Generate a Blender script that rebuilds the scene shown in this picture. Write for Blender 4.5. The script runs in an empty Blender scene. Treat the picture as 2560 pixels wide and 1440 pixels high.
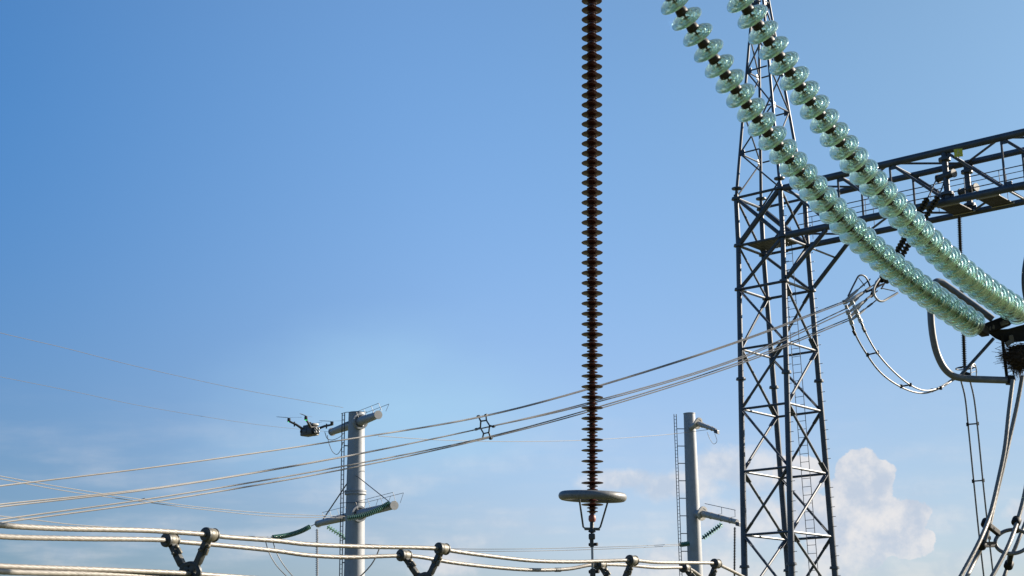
import bpy, bmesh, math, random
from mathutils import Vector, Matrix
random.seed(4)
R = math.radians
scene = bpy.context.scene
COL = scene.collection

# ------------------------------------------------------------------ camera
EYE = Vector((0.0, 0.0, 10.0))
PITCH, ROLL, FPX = R(14.0), R(0.6), 3885.0
_r0, _u0, FWD = Vector((1, 0, 0)), Vector((0, -math.sin(PITCH), math.cos(PITCH))), Vector((0, math.cos(PITCH), math.sin(PITCH)))
RT = math.cos(ROLL) * _r0 - math.sin(ROLL) * _u0
UP = math.cos(ROLL) * _u0 + math.sin(ROLL) * _r0
cam = bpy.data.cameras.new('camera')
camo = bpy.data.objects.new('camera', cam)
COL.objects.link(camo)
camo.matrix_world = Matrix((
    (RT.x, UP.x, -FWD.x, EYE.x), (RT.y, UP.y, -FWD.y, EYE.y), (RT.z, UP.z, -FWD.z, EYE.z), (0, 0, 0, 1)))
cam.sensor_width = 36.0
cam.lens = 36.0 * FPX / 2560.0
cam.clip_start, cam.clip_end = 0.1, 12000
scene.camera = camo

def spot(x, y, d):
    """point taken from image pixel (x, y), on its sight line at depth d"""
    return EYE + d * (FWD + (x - 1280.0) / FPX * RT + (720.0 - y) / FPX * UP)

# ------------------------------------------------------------------ sun, sky, exposure
SUN_EL, SUN_S = R(24), R(109.5)
sun_dir = Vector((math.sin(SUN_S) * math.cos(SUN_EL), -math.cos(SUN_S) * math.cos(SUN_EL), math.sin(SUN_EL)))
sl = bpy.data.lights.new('sun', 'SUN')
sl.energy, sl.angle, sl.color = 4.3, R(0.53), (1.0, 0.89, 0.75)
so = bpy.data.objects.new('sun', sl)
COL.objects.link(so)
so.rotation_euler = (-sun_dir).to_track_quat('-Z', 'Y').to_euler()
so.location = (60, 10, 60)

scene.view_settings.view_transform = 'Standard'
scene.view_settings.look = 'None'
scene.view_settings.exposure = 1.585
scene.view_settings.gamma = 1.0
scene.view_settings.use_curve_mapping = False
cy = scene.cycles
cy.max_bounces, cy.transmission_bounces, cy.glossy_bounces, cy.diffuse_bounces = 40, 40, 6, 3
cy.transparent_max_bounces = 48
cy.caustics_reflective = cy.caustics_refractive = False

world = bpy.data.worlds.new('World')
scene.world = world
world.use_nodes = True
nt = world.node_tree
nt.nodes.clear()
def N(t, **kw):
    n = nt.nodes.new(t)
    for k, v in kw.items():
        setattr(n, k, v)
    return n
def L(a, b):
    nt.links.new(a, b)
def M2(op, a, b=None, c=None, clamp=False):
    n = N('ShaderNodeMath', operation=op, use_clamp=clamp)
    for i, v in enumerate((a, b, c)):
        if v is None:
            continue
        if isinstance(v, (int, float)):
            n.inputs[i].default_value = v
        else:
            L(v, n.inputs[i])
    return n.outputs[0]
def smooth(v, lo, hi):
    n = N('ShaderNodeMapRange', interpolation_type='SMOOTHSTEP')
    n.inputs['From Min'].default_value, n.inputs['From Max'].default_value = lo, hi
    L(v, n.inputs['Value'])
    return n.outputs[0]
def mixc(f, a, b):
    n = N('ShaderNodeMix', data_type='RGBA')
    for sock, v in ((n.inputs[0], f), (n.inputs[6], a), (n.inputs[7], b)):
        if isinstance(v, (int, float)):
            sock.default_value = v
        elif isinstance(v, tuple):
            sock.default_value = (*v, 1)
        else:
            L(v, sock)
    return n.outputs[2]
out = N('ShaderNodeOutputWorld')
bg = N('ShaderNodeBackground')
SKY_STRENGTH = 0.05
bg.inputs['Strength'].default_value = SKY_STRENGTH
sky = N('ShaderNodeTexSky', sky_type='NISHITA')
sky.sun_disc = False
sky.sun_elevation = SUN_EL
sky.sun_rotation = math.atan2(sun_dir.x, sun_dir.y)
sky.altitude = 50
sky.air_density, sky.dust_density, sky.ozone_density = 1.0, 1.3, 2.0
SKY_COLOR = sky.outputs[0]
# clouds: a bank of far cumulus low over the horizon, plus thin streaks
tc = N('ShaderNodeTexCoord')
sep = N('ShaderNodeSeparateXYZ')
L(tc.outputs['Generated'], sep.inputs[0])
dx, dy, dz = sep.outputs
yy = M2('MAXIMUM', dy, 0.05)
pa, pb = M2('DIVIDE', dx, yy), M2('DIVIDE', dz, yy)
comb = N('ShaderNodeCombineXYZ')
L(pa, comb.inputs[0]); L(pb, comb.inputs[1])
PV = comb.outputs[0]
def noise(scale, detail, rough, vec=None, stretch=None, off=(0, 0, 0)):
    m = N('ShaderNodeMapping')
    m.inputs['Scale'].default_value = stretch or (1, 1, 1)
    m.inputs['Location'].default_value = off
    L(vec or PV, m.inputs[0])
    n = N('ShaderNodeTexNoise')
    n.inputs['Scale'].default_value, n.inputs['Detail'].default_value, n.inputs['Roughness'].default_value = scale, detail, rough
    L(m.outputs[0], n.inputs['Vector'])
    return n.outputs['Fac']
def bearing(x, y):
    v = spot(x, y, 1.0) - EYE
    return v.x / v.y, v.z / v.y
billow = noise(62, 9, 0.62)
fine = noise(40, 7, 0.6, off=(3, 1, 0))
def bank(puffs, ragged):
    acc = None
    for x, y, r, h in puffs:
        cx, cyy = bearing(x, y)
        rr = r / FPX
        ex = M2('DIVIDE', M2('SUBTRACT', pa, cx), rr)
        ey = M2('DIVIDE', M2('SUBTRACT', pb, cyy), rr * h)
        d = M2('SQRT', M2('ADD', M2('MULTIPLY', ex, ex), M2('MULTIPLY', ey, ey)))
        v = M2('SUBTRACT', 1.0, d)
        acc = v if acc is None else M2('SMOOTH_MAX', acc, v, 0.12)
    return M2('ADD', acc, M2('MULTIPLY', M2('SUBTRACT', billow, 0.5), ragged))
heap = bank([(2150, 1172, 66, .85), (2196, 1180, 46, .8), (2150, 1250, 95, .9), (2228, 1310, 104, .8), (2276, 1350, 74, .62), (2130, 1350, 120, .7), (2040, 1290, 100, .6),
             (2000, 1190, 80, .7)], 0.95)
soft = bank([(1800, 1165, 110, .55), (1880, 1175, 110, .6), (1700, 1215, 150, .3), (1560, 1200, 130, .25), (1860, 1300, 180, .4), (1110, 1400, 110, .5), (2075, 1440, 90, .8),
             (2570, 1290, 70, .7), (1700, 1440, 240, .4)], 1.3)
heap_m = M2('MULTIPLY', M2('MULTIPLY', smooth(heap, 0.03, 0.13), smooth(pb, bearing(1280, 1600)[1], bearing(1280, 1340)[1])), 0.95)
soft_m = M2('MULTIPLY', smooth(soft, -0.12, 0.62), 0.72)
streak = noise(9, 6, 0.55, stretch=(1, 5, 1), off=(1.7, 0.4, 0))
low = M2('MULTIPLY', smooth(dz, 0.19, 0.06), smooth(streak, 0.40, 0.72))
low_m = M2('MULTIPLY', low, 0.50)
cover = M2('MAXIMUM', M2('MAXIMUM', heap_m, soft_m), low_m)
CLOUD = N('ShaderNodeMix', data_type='RGBA')
cl_lit, cl_shade = (5.5, 5.4, 5.45), (3.6, 4.1, 4.9)
cloud_col = mixc(smooth(fine, 0.35, 0.65), cl_shade, cl_lit)
# soft cyan glow painted into the sky colour, lower middle; not a cloud
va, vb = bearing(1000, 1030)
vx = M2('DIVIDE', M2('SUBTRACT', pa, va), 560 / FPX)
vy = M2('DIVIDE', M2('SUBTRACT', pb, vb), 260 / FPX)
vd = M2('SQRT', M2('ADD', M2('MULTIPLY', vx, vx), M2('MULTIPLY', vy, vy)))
sky_glow_n = noise(6, 4, 0.5, stretch=(1, 2.2, 1), off=(5, 2, 0))
veil = M2('MULTIPLY', smooth(M2('ADD', vd, M2('MULTIPLY', M2('SUBTRACT', sky_glow_n, 0.5), 0.9)), 1.15, 0.0), 0.62)
# colour balance of the clear sky, by the angle to the sun and by height (it holds for the whole dome)
sd_ = N('ShaderNodeVectorMath', operation='DOT_PRODUCT')
L(tc.outputs['Generated'], sd_.inputs[0]); sd_.inputs[1].default_value = sun_dir
toward = sd_.outputs['Value']
def balance(away, across, near):
    return mixc(smooth(toward, .35, .67), mixc(smooth(toward, -.01, .41), away, across), near)
K = 1 / 1.565
high_b = balance((.42 * K, 1.12 * K, 1.76 * K), (1.25 * K, 1.7 * K, 2.05 * K), (1.25 * K, 1.53 * K, 1.60 * K))
low_b = balance((.76 * K, .97 * K, 1.30 * K), (1.42 * K, 1.44 * K, 1.72 * K), (1.0 * K, 1.08 * K, 1.28 * K))
graded = N('ShaderNodeMix', data_type='RGBA', blend_type='MULTIPLY')
graded.inputs[0].default_value = 1.0
L(SKY_COLOR, graded.inputs[6])
lowest_b = balance((.74 * K, .97 * K, 1.38 * K), (1.33 * K, 1.42 * K, 1.88 * K), (.93 * K, 1.07 * K, 1.42 * K))
L(mixc(smooth(dz, .06, .40), mixc(smooth(dz, .0, .13), lowest_b, low_b), high_b), graded.inputs[7])
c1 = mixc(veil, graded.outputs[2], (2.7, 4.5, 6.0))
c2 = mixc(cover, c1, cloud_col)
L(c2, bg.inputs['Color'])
L(bg.outputs[0], out.inputs[0])

# ------------------------------------------------------------------ materials
def material(name, color, rough=0.5, metal=0.0, vary=0.15, scale=6.0, bump=0.0, bump_scale=60.0, spec=0.5, dirt_or_lit=None, dirt_or_lit_amt=0.4):
    m = bpy.data.materials.new(name)
    m.use_nodes = True
    t = m.node_tree
    b = t.nodes['Principled BSDF']
    b.inputs['Roughness'].default_value = rough
    b.inputs['Metallic'].default_value = metal
    b.inputs['Specular IOR Level'].default_value = spec
    tcn = t.nodes.new('ShaderNodeTexCoord')
    n1 = t.nodes.new('ShaderNodeTexNoise')
    n1.inputs['Scale'].default_value, n1.inputs['Detail'].default_value = scale, 5
    t.links.new(tcn.outputs['Object'], n1.inputs['Vector'])
    mr = t.nodes.new('ShaderNodeMapRange')
    mr.inputs['From Min'].default_value, mr.inputs['From Max'].default_value = 0.3, 0.7
    mr.inputs['To Min'].default_value, mr.inputs['To Max'].default_value = 1 - vary, 1 + vary
    t.links.new(n1.outputs['Fac'], mr.inputs['Value'])
    mx = t.nodes.new('ShaderNodeMix'); mx.data_type = 'RGBA'; mx.blend_type = 'MULTIPLY'
    mx.inputs[0].default_value = 1
    mx.inputs[6].default_value = (*color, 1)
    t.links.new(mr.outputs[0], mx.inputs[7])
    src = mx.outputs[2]
    if dirt_or_lit:
        n2 = t.nodes.new('ShaderNodeTexNoise')
        n2.inputs['Scale'].default_value, n2.inputs['Detail'].default_value = scale * 2.7, 6
        t.links.new(tcn.outputs['Object'], n2.inputs['Vector'])
        m3 = t.nodes.new('ShaderNodeMapRange')
        m3.inputs['From Min'].default_value, m3.inputs['From Max'].default_value = 0.52, 0.72
        m3.inputs['To Max'].default_value = dirt_or_lit_amt
        t.links.new(n2.outputs['Fac'], m3.inputs['Value'])
        m4 = t.nodes.new('ShaderNodeMix'); m4.data_type = 'RGBA'
        t.links.new(m3.outputs[0], m4.inputs[0])
        t.links.new(src, m4.inputs[6])
        m4.inputs[7].default_value = (*dirt_or_lit, 1)
        src = m4.outputs[2]
    t.links.new(src, b.inputs['Base Color'])
    if bump:
        n5 = t.nodes.new('ShaderNodeTexNoise')
        n5.inputs['Scale'].default_value, n5.inputs['Detail'].default_value = bump_scale, 3
        t.links.new(tcn.outputs['Object'], n5.inputs['Vector'])
        bp = t.nodes.new('ShaderNodeBump')
        bp.inputs['Strength'].default_value = bump
        bp.inputs['Distance'].default_value = 0.01
        t.links.new(n5.outputs['Fac'], bp.inputs['Height'])
        t.links.new(bp.outputs[0], b.inputs['Normal'])
    return m

MT = {
    'tower': material('galvanised_tower_steel', (.038, .050, .068), .45, .0, .3, 2.5, spec=.45, dirt_or_lit=(.08, .078, .075), dirt_or_lit_amt=.5),
    'pole': material('grey_painted_steel', (.24, .255, .275), .5, .0, .08, 1.5, dirt_or_lit=(.165, .17, .18), dirt_or_lit_amt=.4),
    'arm': material('pale_zinc_steel', (.33, .325, .315), .5, .0, .1, 3, dirt_or_lit=(.3, .29, .28)),
    'alu': material('stranded_aluminium', (.175, .16, .138), .45, .0, .16, 9, bump=.06, bump_scale=500, dirt_or_lit=(.11, .098, .08)),
    'thinwire': material('weathered_wire', (.14, .135, .13), .5, .0, .1, 3),
    'darkwire': material('old_steel_wire', (.06, .06, .062), .6, .0, .1, 3),
    'pipe': material('aluminium_tube', (.125, .128, .13), .45, .0, .15, 8, bump=.05, dirt_or_lit=(.24, .23, .21), dirt_or_lit_amt=.55),
    'cast': material('cast_alloy', (.035, .038, .037), .5, .2, .25, 22, bump=.3, bump_scale=90, dirt_or_lit=(.09, .08, .06), dirt_or_lit_amt=.35),
    'clampface': material('worn_alloy', (.10, .09, .066), .5, .2, .2, 25, bump=.2, dirt_or_lit=(.16, .15, .13)),
    'iron': material('dark_iron', (.008, .008, .008), .6, .0, .3, 20, spec=.2, dirt_or_lit=(.02, .015, .011)),
    'cap': material('dark_cap_iron', (.011, .010, .009), .5, .1, .3, 30, dirt_or_lit=(.055, .047, .034), dirt_or_lit_amt=.5),  # pale blotches stand in for the sunlit face of the caps
    'brown': material('brown_silicone', (.052, .013, .009), .40, .0, .2, 12, spec=.5),
    'black': material('black_porcelain', (.009, .010, .012), .25, .0, .2, 15),
    'redcol': material('red_sleeve', (.20, .05, .035), .5),
    'rust': material('rusty_pin', (.16, .125, .07), .7, .0, .3, 60),
    'drone': material('drone_grey_plastic', (.035, .036, .037), .45, .0, .08, 30),
    'droneblk': material('drone_black_plastic', (.008, .008, .009), .35, .0, .1, 30),
    'prop': material('propeller_plastic', (.03, .03, .035), .4),
    'lens': material('lens_glass', (.01, .01, .014), .05),
    'silver': material('silver_ring', (.6, .6, .6), .3, .6),
    'yellow': material('yellow_sign_paint', (.55, .48, .02), .5, .0, .08, 10),
    'white': material('white_plate_paint', (.75, .74, .72), .5, .0, .06, 10),
    'twig': material('dry_twigs', (.045, .03, .02), .9, .0, .5, 40),
    'teal': None,
}
def glass_mat(name, color, dust, film):
    m = bpy.data.materials.new(name)
    m.use_nodes = True
    t = m.node_tree
    b = t.nodes['Principled BSDF']
    b.inputs['Roughness'].default_value = .04
    b.inputs['IOR'].default_value = 1.5
    b.inputs['Transmission Weight'].default_value = 1.0
    b.inputs['Base Color'].default_value = (*color, 1)
    b.inputs['Coat Weight'].default_value, b.inputs['Coat Roughness'].default_value = 1.0, .07
    tcn = t.nodes.new('ShaderNodeTexCoord')
    n = t.nodes.new('ShaderNodeTexNoise')
    n.inputs['Scale'].default_value = 9
    t.links.new(tcn.outputs['Object'], n.inputs['Vector'])
    mr = t.nodes.new('ShaderNodeMapRange')
    mr.inputs['To Min'].default_value, mr.inputs['To Max'].default_value = film * .6, film * 1.4
    t.links.new(n.outputs['Fac'], mr.inputs['Value'])
    df = t.nodes.new('ShaderNodeBsdfDiffuse'); df.inputs[0].default_value = (*dust, 1)
    tl = t.nodes.new('ShaderNodeBsdfTranslucent'); tl.inputs[0].default_value = (*dust, 1)
    m1 = t.nodes.new('ShaderNodeMixShader'); m1.inputs[0].default_value = .6
    t.links.new(df.outputs[0], m1.inputs[1]); t.links.new(tl.outputs[0], m1.inputs[2])
    m2 = t.nodes.new('ShaderNodeMixShader')
    t.links.new(mr.outputs[0], m2.inputs[0])
    t.links.new(b.outputs[0], m2.inputs[1]); t.links.new(m1.outputs[0], m2.inputs[2])
    tr = t.nodes.new('ShaderNodeBsdfTransparent'); tr.inputs[0].default_value = (.84, .96, .89, 1)
    m3 = t.nodes.new('ShaderNodeMixShader'); m3.inputs[0].default_value = .08
    t.links.new(m2.outputs[0], m3.inputs[1]); t.links.new(tr.outputs[0], m3.inputs[2])
    t.links.new(m3.outputs[0], t.nodes['Material Output'].inputs['Surface'])
    return m
MT['glass'] = glass_mat('green_toughened_glass', (.70, .925, .79), (.50, .62, .44), .075)
MT['teal'] = material('green_insulator_glass', (.075, .18, .14), .2, .0, .15, 20)

def led_mat():
    m = bpy.data.materials.new('green_led')
    m.use_nodes = True
    b = m.node_tree.nodes['Principled BSDF']
    b.inputs['Base Color'].default_value = (.02, .5, .1, 1)
    b.inputs['Emission Color'].default_value = (.05, 1, .25, 1)
    b.inputs['Emission Strength'].default_value = .5
    return m
MT['led'] = led_mat()

# ------------------------------------------------------------------ mesh helpers
def link_mesh(name, bm, mat, parent=None, loc=None, smooth=True):
    me = bpy.data.meshes.new(name)
    bm.normal_update()
    bm.to_mesh(me); bm.free()
    if mat is not None:
        me.materials.append(mat)
    if smooth:
        me.set_sharp_from_angle(angle=R(38)) if hasattr(me, 'set_sharp_from_angle') else None
        for p in me.polygons:
            p.use_smooth = True
    o = bpy.data.objects.new(name, me)
    COL.objects.link(o)
    if parent is not None:
        o.parent = parent
    if loc is not None:
        o.location = loc
    return o
def thing(name, label, cat, loc, group=None):
    o = bpy.data.objects.new(name, None)
    o.empty_display_size = .2
    COL.objects.link(o)
    o.location = loc
    tag(o, label, cat, group)
    return o
def tag(o, label=None, cat=None, group=None, kind=None):
    for k, v in (('label', label), ('category', cat), ('group', group), ('kind', kind)):
        if v:
            o[k] = v
    return o
def frame(d):
    d = d.normalized()
    a = Vector((0, 0, 1)) if abs(d.z) < .95 else Vector((1, 0, 0))
    s = d.cross(a).normalized()
    return s, s.cross(d).normalized()
def spline(pts, n=10):
    pts = [Vector(p) for p in pts]
    if len(pts) < 3:
        return [pts[0].lerp(pts[1], i / n) for i in range(n + 1)]
    ext = [2 * pts[0] - pts[1]] + pts + [2 * pts[-1] - pts[-2]]
    o = []
    for i in range(1, len(ext) - 2):
        p0, p1, p2, p3 = ext[i - 1:i + 3]
        t0 = 0; t1 = t0 + (p1 - p0).length ** .5; t2 = t1 + (p2 - p1).length ** .5; t3 = t2 + (p3 - p2).length ** .5
        for k in range(n):
            t = t1 + (t2 - t1) * k / n
            a1 = p0.lerp(p1, (t - t0) / (t1 - t0)); a2 = p1.lerp(p2, (t - t1) / (t2 - t1)); a3 = p2.lerp(p3, (t - t2) / (t3 - t2))
            b1 = a1.lerp(a2, (t - t0) / (t2 - t0)); b2 = a2.lerp(a3, (t - t1) / (t3 - t1))
            o.append(b1.lerp(b2, (t - t1) / (t2 - t1)))
    o.append(pts[-1])
    return o
def add_tube(bm, pts, r, seg=8, org=Vector((0, 0, 0)), closed=False, strands=0, lay=0.0, caps=True):
    pts = [Vector(p) for p in pts]
    n = len(pts)
    rings = []
    prev = None
    run = 0.0
    for i, p in enumerate(pts):
        if closed:
            d = (pts[(i + 1) % n] - pts[i - 1]).normalized()
        else:
            d = (pts[min(i + 1, n - 1)] - pts[max(i - 1, 0)]).normalized()
        if prev is None:
            s, u = frame(d)
        else:
            s = (prev - d * prev.dot(d)).normalized()
            u = s.cross(d)
        prev = s
        if i:
            run += (p - pts[i - 1]).length
        rad = r[i] if isinstance(r, (list, tuple)) else r
        ring = []
        for k in range(seg):
            a = 2 * math.pi * k / seg
            q = rad
            if strands:
                q = rad * (1.02 - .13 * abs(math.sin(.5 * strands * (a + run * lay))))
            ring.append(bm.verts.new(p - org + q * (math.cos(a) * s + math.sin(a) * u)))
        rings.append(ring)
    for i in range(n if closed else n - 1):
        A, B = rings[i], rings[(i + 1) % n]
        for k in range(seg):
            bm.faces.new((A[k], B[k], B[(k + 1) % seg], A[(k + 1) % seg]))
    if caps and not closed:
        bm.faces.new(rings[0]); bm.faces.new(rings[-1][::-1])
    return bm
def add_rod(bm, a, b, r, seg=8, org=Vector((0, 0, 0)), r2=None):
    return add_tube(bm, [a, b], [r, r if r2 is None else r2], seg, org)
def add_box(bm, c, sx, sy, sz, mat3=None, org=Vector((0, 0, 0)), bev=0.0):
    """box with axes mat3 (columns x,y,z)"""
    X, Y, Z = mat3 if mat3 else (Vector((1, 0, 0)), Vector((0, 1, 0)), Vector((0, 0, 1)))
    vs = []
    for k in (-1, 1):
        for j in (-1, 1):
            for i in (-1, 1):
                vs.append(bm.verts.new(Vector(c) - org + X * i * sx / 2 + Y * j * sy / 2 + Z * k * sz / 2))
    fs = [bm.faces.new([vs[i] for i in f]) for f in ((0, 2, 3, 1), (4, 5, 7, 6), (0, 1, 5, 4), (2, 6, 7, 3), (0, 4, 6, 2), (1, 3, 7, 5))]
    if bev:
        es = list({e for f in fs for e in f.edges})
        bmesh.ops.bevel(bm, geom=es, offset=bev, segments=2, profile=.6, affect='EDGES', clamp_overlap=True)
    return bm
def add_beam(bm, a, b, w, h, org=Vector((0, 0, 0)), bev=0.0):
    a, b = Vector(a), Vector(b)
    s, u = frame(b - a)
    return add_box(bm, (a + b) / 2, w, h, (b - a).length, (s, u, (b - a).normalized()), org, bev)
def add_lathe(bm, prof, seg=24, c=Vector((0, 0, 0)), axis=Vector((0, 0, 1)), close=False):
    axis = axis.normalized()
    s, u = frame(axis)
    rings = []
    for r, z in prof:
        if r < 1e-6:
            rings.append([bm.verts.new(c + axis * z)])
        else:
            rings.append([bm.verts.new(c + axis * z + r * (math.cos(2 * math.pi * k / seg) * s + math.sin(2 * math.pi * k / seg) * u)) for k in range(seg)])
    pairs = list(zip(rings[:-1], rings[1:]))
    if close:
        pairs.append((rings[-1], rings[0]))
    for A, B in pairs:
        for k in range(seg):
            k2 = (k + 1) % seg
            if len(A) == 1 and len(B) == 1:
                continue
            if len(A) == 1:
                bm.faces.new((A[0], B[k2], B[k]))
            elif len(B) == 1:
                bm.faces.new((A[k], A[k2], B[0]))
            else:
                bm.faces.new((A[k], A[k2], B[k2], B[k]))
    return bm
def NB():
    return bmesh.new()
def rodpart(name, a, b, r, mat, root, seg=8, r2=None):
    bm = NB(); add_rod(bm, Vector(a), Vector(b), r, seg, root.location, r2)
    return link_mesh(name, bm, mat, root)
def tubepart(name, pts, r, mat, root, seg=8, closed=False):
    bm = NB(); add_tube(bm, pts, r, seg, root.location, closed)
    return link_mesh(name, bm, mat, root)
def beampart(name, a, b, w, h, mat, root, bev=0.0):
    bm = NB(); add_beam(bm, Vector(a), Vector(b), w, h, root.location, bev)
    return link_mesh(name, bm, mat, root, smooth=False)
def subpart(name, bm, mat, part, smooth=True):
    return link_mesh(name, bm, mat, part, smooth=smooth)
def copy_part(src, parent, mw):
    c = src.copy(); COL.objects.link(c); c.parent = parent
    c.matrix_local = mw
    return c
def wire(label, pixel_pts, r, mat, group=None, name='overhead_wire', cat='wire', seg=6, n=10, strands=0, lay=0.0):
    pts = spline([spot(*s) for s in pixel_pts], n)  # wire path traced in image pixels, each with a depth from the camera
    if strands:                       # even steps so that the lay of the strands is even too
        out_, need = [pts[0]], .016
        for a, b in zip(pts[:-1], pts[1:]):
            seg_l = (b - a).length
            p = need
            while p <= seg_l:
                out_.append(a.lerp(b, p / seg_l)); p += .016
            need = p - seg_l
        pts = out_
    org = pts[0].copy()
    bm = NB(); add_tube(bm, pts, r, seg, org, strands=strands, lay=lay)
    o = link_mesh(name, bm, mat, None, org)
    return tag(o, label, cat, group)

# ------------------------------------------------------------------ ground
bm = NB()
for i in range(0, 1):
    pass
rings = [[bm.verts.new((0, 60, 0))]]
for rr in (20, 60, 150, 400, 1200, 4000):
    rings.append([bm.verts.new((rr * math.cos(2 * math.pi * k / 40), 60 + rr * math.sin(2 * math.pi * k / 40), 0)) for k in range(40)])
for A, B in zip(rings[:-1], rings[1:]):
    for k in range(40):
        k2 = (k + 1) % 40
        bm.faces.new((A[0], B[k], B[k2]) if len(A) == 1 else (A[k], B[k], B[k2], A[k2]))
g = link_mesh('ground', bm, material('gravel_and_grass', (.085, .09, .032), .95, .0, .35, .12, dirt_or_lit=(.105, .094, .06), dirt_or_lit_amt=.9), None, (0, 0, 0), False)
tag(g, kind='structure')

# ------------------------------------------------------------------ lattice tower
TH = R(39.92)
UD = Vector((math.cos(TH), -math.sin(TH), 0))      # along the gantry beam
VD = Vector((math.sin(TH), math.cos(TH), 0))
TC = spot(1932.8, 622, 70.0)
def z_at(y, x, c=TC):
    """height of the point on the vertical through c seen at picture height y"""
    lo, hi = -20.0, 90.0
    for _ in range(50):
        m = (lo + hi) / 2
        v = Vector((c.x, c.y, m)) - EYE
        py = 720 - FPX * v.dot(UP) / v.dot(FWD)
        if py > y: lo = m
        else: hi = m
    return (lo + hi) / 2
ZL = [30.906, 28.658, 26.605, 23.87, 21.178, 18.435, 15.711, 13.0, 10.2]
zL1 = ZL[1]
UW = 2.287
def vwidth(z):
    return 2.164 + .103 * max(0.0, zL1 - z)
def leg_at(i, z):
    su, sv = ((-1, -1), (1, -1), (1, 1), (-1, 1))[i]       # A left, B front, C right, D back
    return Vector((TC.x, TC.y, 0)) + UD * su * UW / 2 + VD * sv * vwidth(z) / 2 + Vector((0, 0, z))
tower = thing('lattice_tower', 'tall grey steel lattice tower with pointed top and ladder behind the green glass strings', 'tower', Vector((TC.x, TC.y, 0)))
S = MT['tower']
zflange = [22.535, 14.386]
zcuts = [0.0, zflange[1], zflange[0], ZL[0]]
for i in range(4):
    bm = NB()
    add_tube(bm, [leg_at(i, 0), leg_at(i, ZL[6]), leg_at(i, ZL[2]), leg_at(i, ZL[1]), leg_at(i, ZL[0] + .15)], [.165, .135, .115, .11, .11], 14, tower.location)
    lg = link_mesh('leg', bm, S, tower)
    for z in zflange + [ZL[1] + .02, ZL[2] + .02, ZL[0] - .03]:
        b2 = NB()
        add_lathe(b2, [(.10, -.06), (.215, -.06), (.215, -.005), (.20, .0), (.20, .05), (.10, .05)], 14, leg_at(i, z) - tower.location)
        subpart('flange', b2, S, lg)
faces = ((0, 1), (1, 2), (2, 3), (3, 0))
def brace(a, b, r, name='brace'):
    d = (b - a).normalized()
    return rodpart(name, a + d * .12, b - d * .12, r, S, tower, 8)
for li, z in enumerate(ZL[:8]):
    for a, b in faces:
        brace(leg_at(a, z), leg_at(b, z), .065 if li < 3 else .055, 'girt')
# zig-zag diagonals, alternately leaning, on all four faces
lean = {(0, 1): 0, (1, 2): 0, (2, 3): 0, (3, 0): 0}
for k in range(2, 8):
    for a, b in faces:
        p, q = (a, b) if (k % 2 == 0) else (b, a)
        A, B = leg_at(p, ZL[k]), leg_at(q, ZL[k + 1])
        brace(A, B, .06)
        for P, Q in ((A, B), (B, A)):
            bm = NB(); d = (Q - P).normalized()
            add_beam(bm, P + d * .12, P + d * .66, .24, .03, tower.location)
            link_mesh('gusset', bm, S, tower, smooth=False)
# heavier X panel between the beam levels, single diagonals below
for a, b in ((0, 1), (2, 3)):
    brace(leg_at(a, ZL[1]), leg_at(b, ZL[0]), .125)
    m = (leg_at(a, ZL[0]) + leg_at(b, ZL[1])) / 2
    d = (leg_at(b, ZL[1]) - leg_at(a, ZL[0])).normalized()
    brace(leg_at(a, ZL[0]), m - d * .02, .09); brace(m + d * .02, leg_at(b, ZL[1]), .09)
brace(leg_at(0, ZL[0]), leg_at(3, ZL[1]), .055)
brace(leg_at(1, ZL[0]), leg_at(2, ZL[1]), .055)
brace(leg_at(0, ZL[2]), leg_at(1, ZL[1]), .085)
brace(leg_at(3, ZL[1]), leg_at(2, ZL[2]), .07)
brace(leg_at(0, ZL[1]), leg_at(3, ZL[2]), .05)
brace(leg_at(2, ZL[1]), leg_at(1, ZL[2]), .07)
# service platform at beam level
for k in range(9):
    t = -UW / 2 + .25 + k * (UW - .5) / 8
    c = Vector((TC.x, TC.y, ZL[1] + .12)) + UD * t
    beampart('plank', c - VD * .75, c + VD * .75, .2, .05, MT['cast'], tower)
# spire
APEX = Vector((TC.x, TC.y, z_at(-150, 0))) + UD * .05
def sp_at(i, z):
    f = (z - ZL[0]) / (APEX.z - ZL[0])
    return leg_at(i, ZL[0]).lerp(APEX, f) + Vector((0, 0, 0)) if f > 0 else leg_at(i, z)
zs = [ZL[0], z_at(385, 0), z_at(280, 0), z_at(180, 0), z_at(90, 0), z_at(10, 0), z_at(-60, 0)]
for i in range(4):
    rodpart('spire_leg', sp_at(i, ZL[0] + .1), sp_at(i, APEX.z - .25), .075, S, tower, 10, .05)
for k in range(1, len(zs)):
    for a, b in faces:
        brace(sp_at(a, zs[k]), sp_at(b, zs[k]), .038, 'girt')
for k in range(len(zs) - 1):
    for a, b in faces:
        p, q = (a, b) if k % 2 else (b, a)
        brace(sp_at(p, zs[k]), sp_at(q, zs[k + 1]), .038)
bm = NB(); add_lathe(bm, [(.02, -.3), (.16, -.3), (.12, .0), (.03, .1), (.02, 1.6), (0, 1.62)], 10, APEX - tower.location)
link_mesh('finial', bm, S, tower)
for i in range(4):
    bm = NB(); add_lathe(bm, [(.05, 0), (.24, 0), (.24, .06), (.05, .06)], 12, sp_at(i, ZL[0] + .42) - tower.location)
    link_mesh('flange', bm, S, tower)
for i in (0, 1, 2):
    z = 9.0
    while z < ZL[0] - .3:
        c = leg_at(i, z); dr_ = (UD if i else UD * .6 - VD * .8)
        if min(abs(z - q) for q in ZL + zflange) > .25:
            rodpart('step_bolt', c + dr_ * .10, c + dr_ * .27, .014, S, tower, 6)
        z += .42
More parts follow.
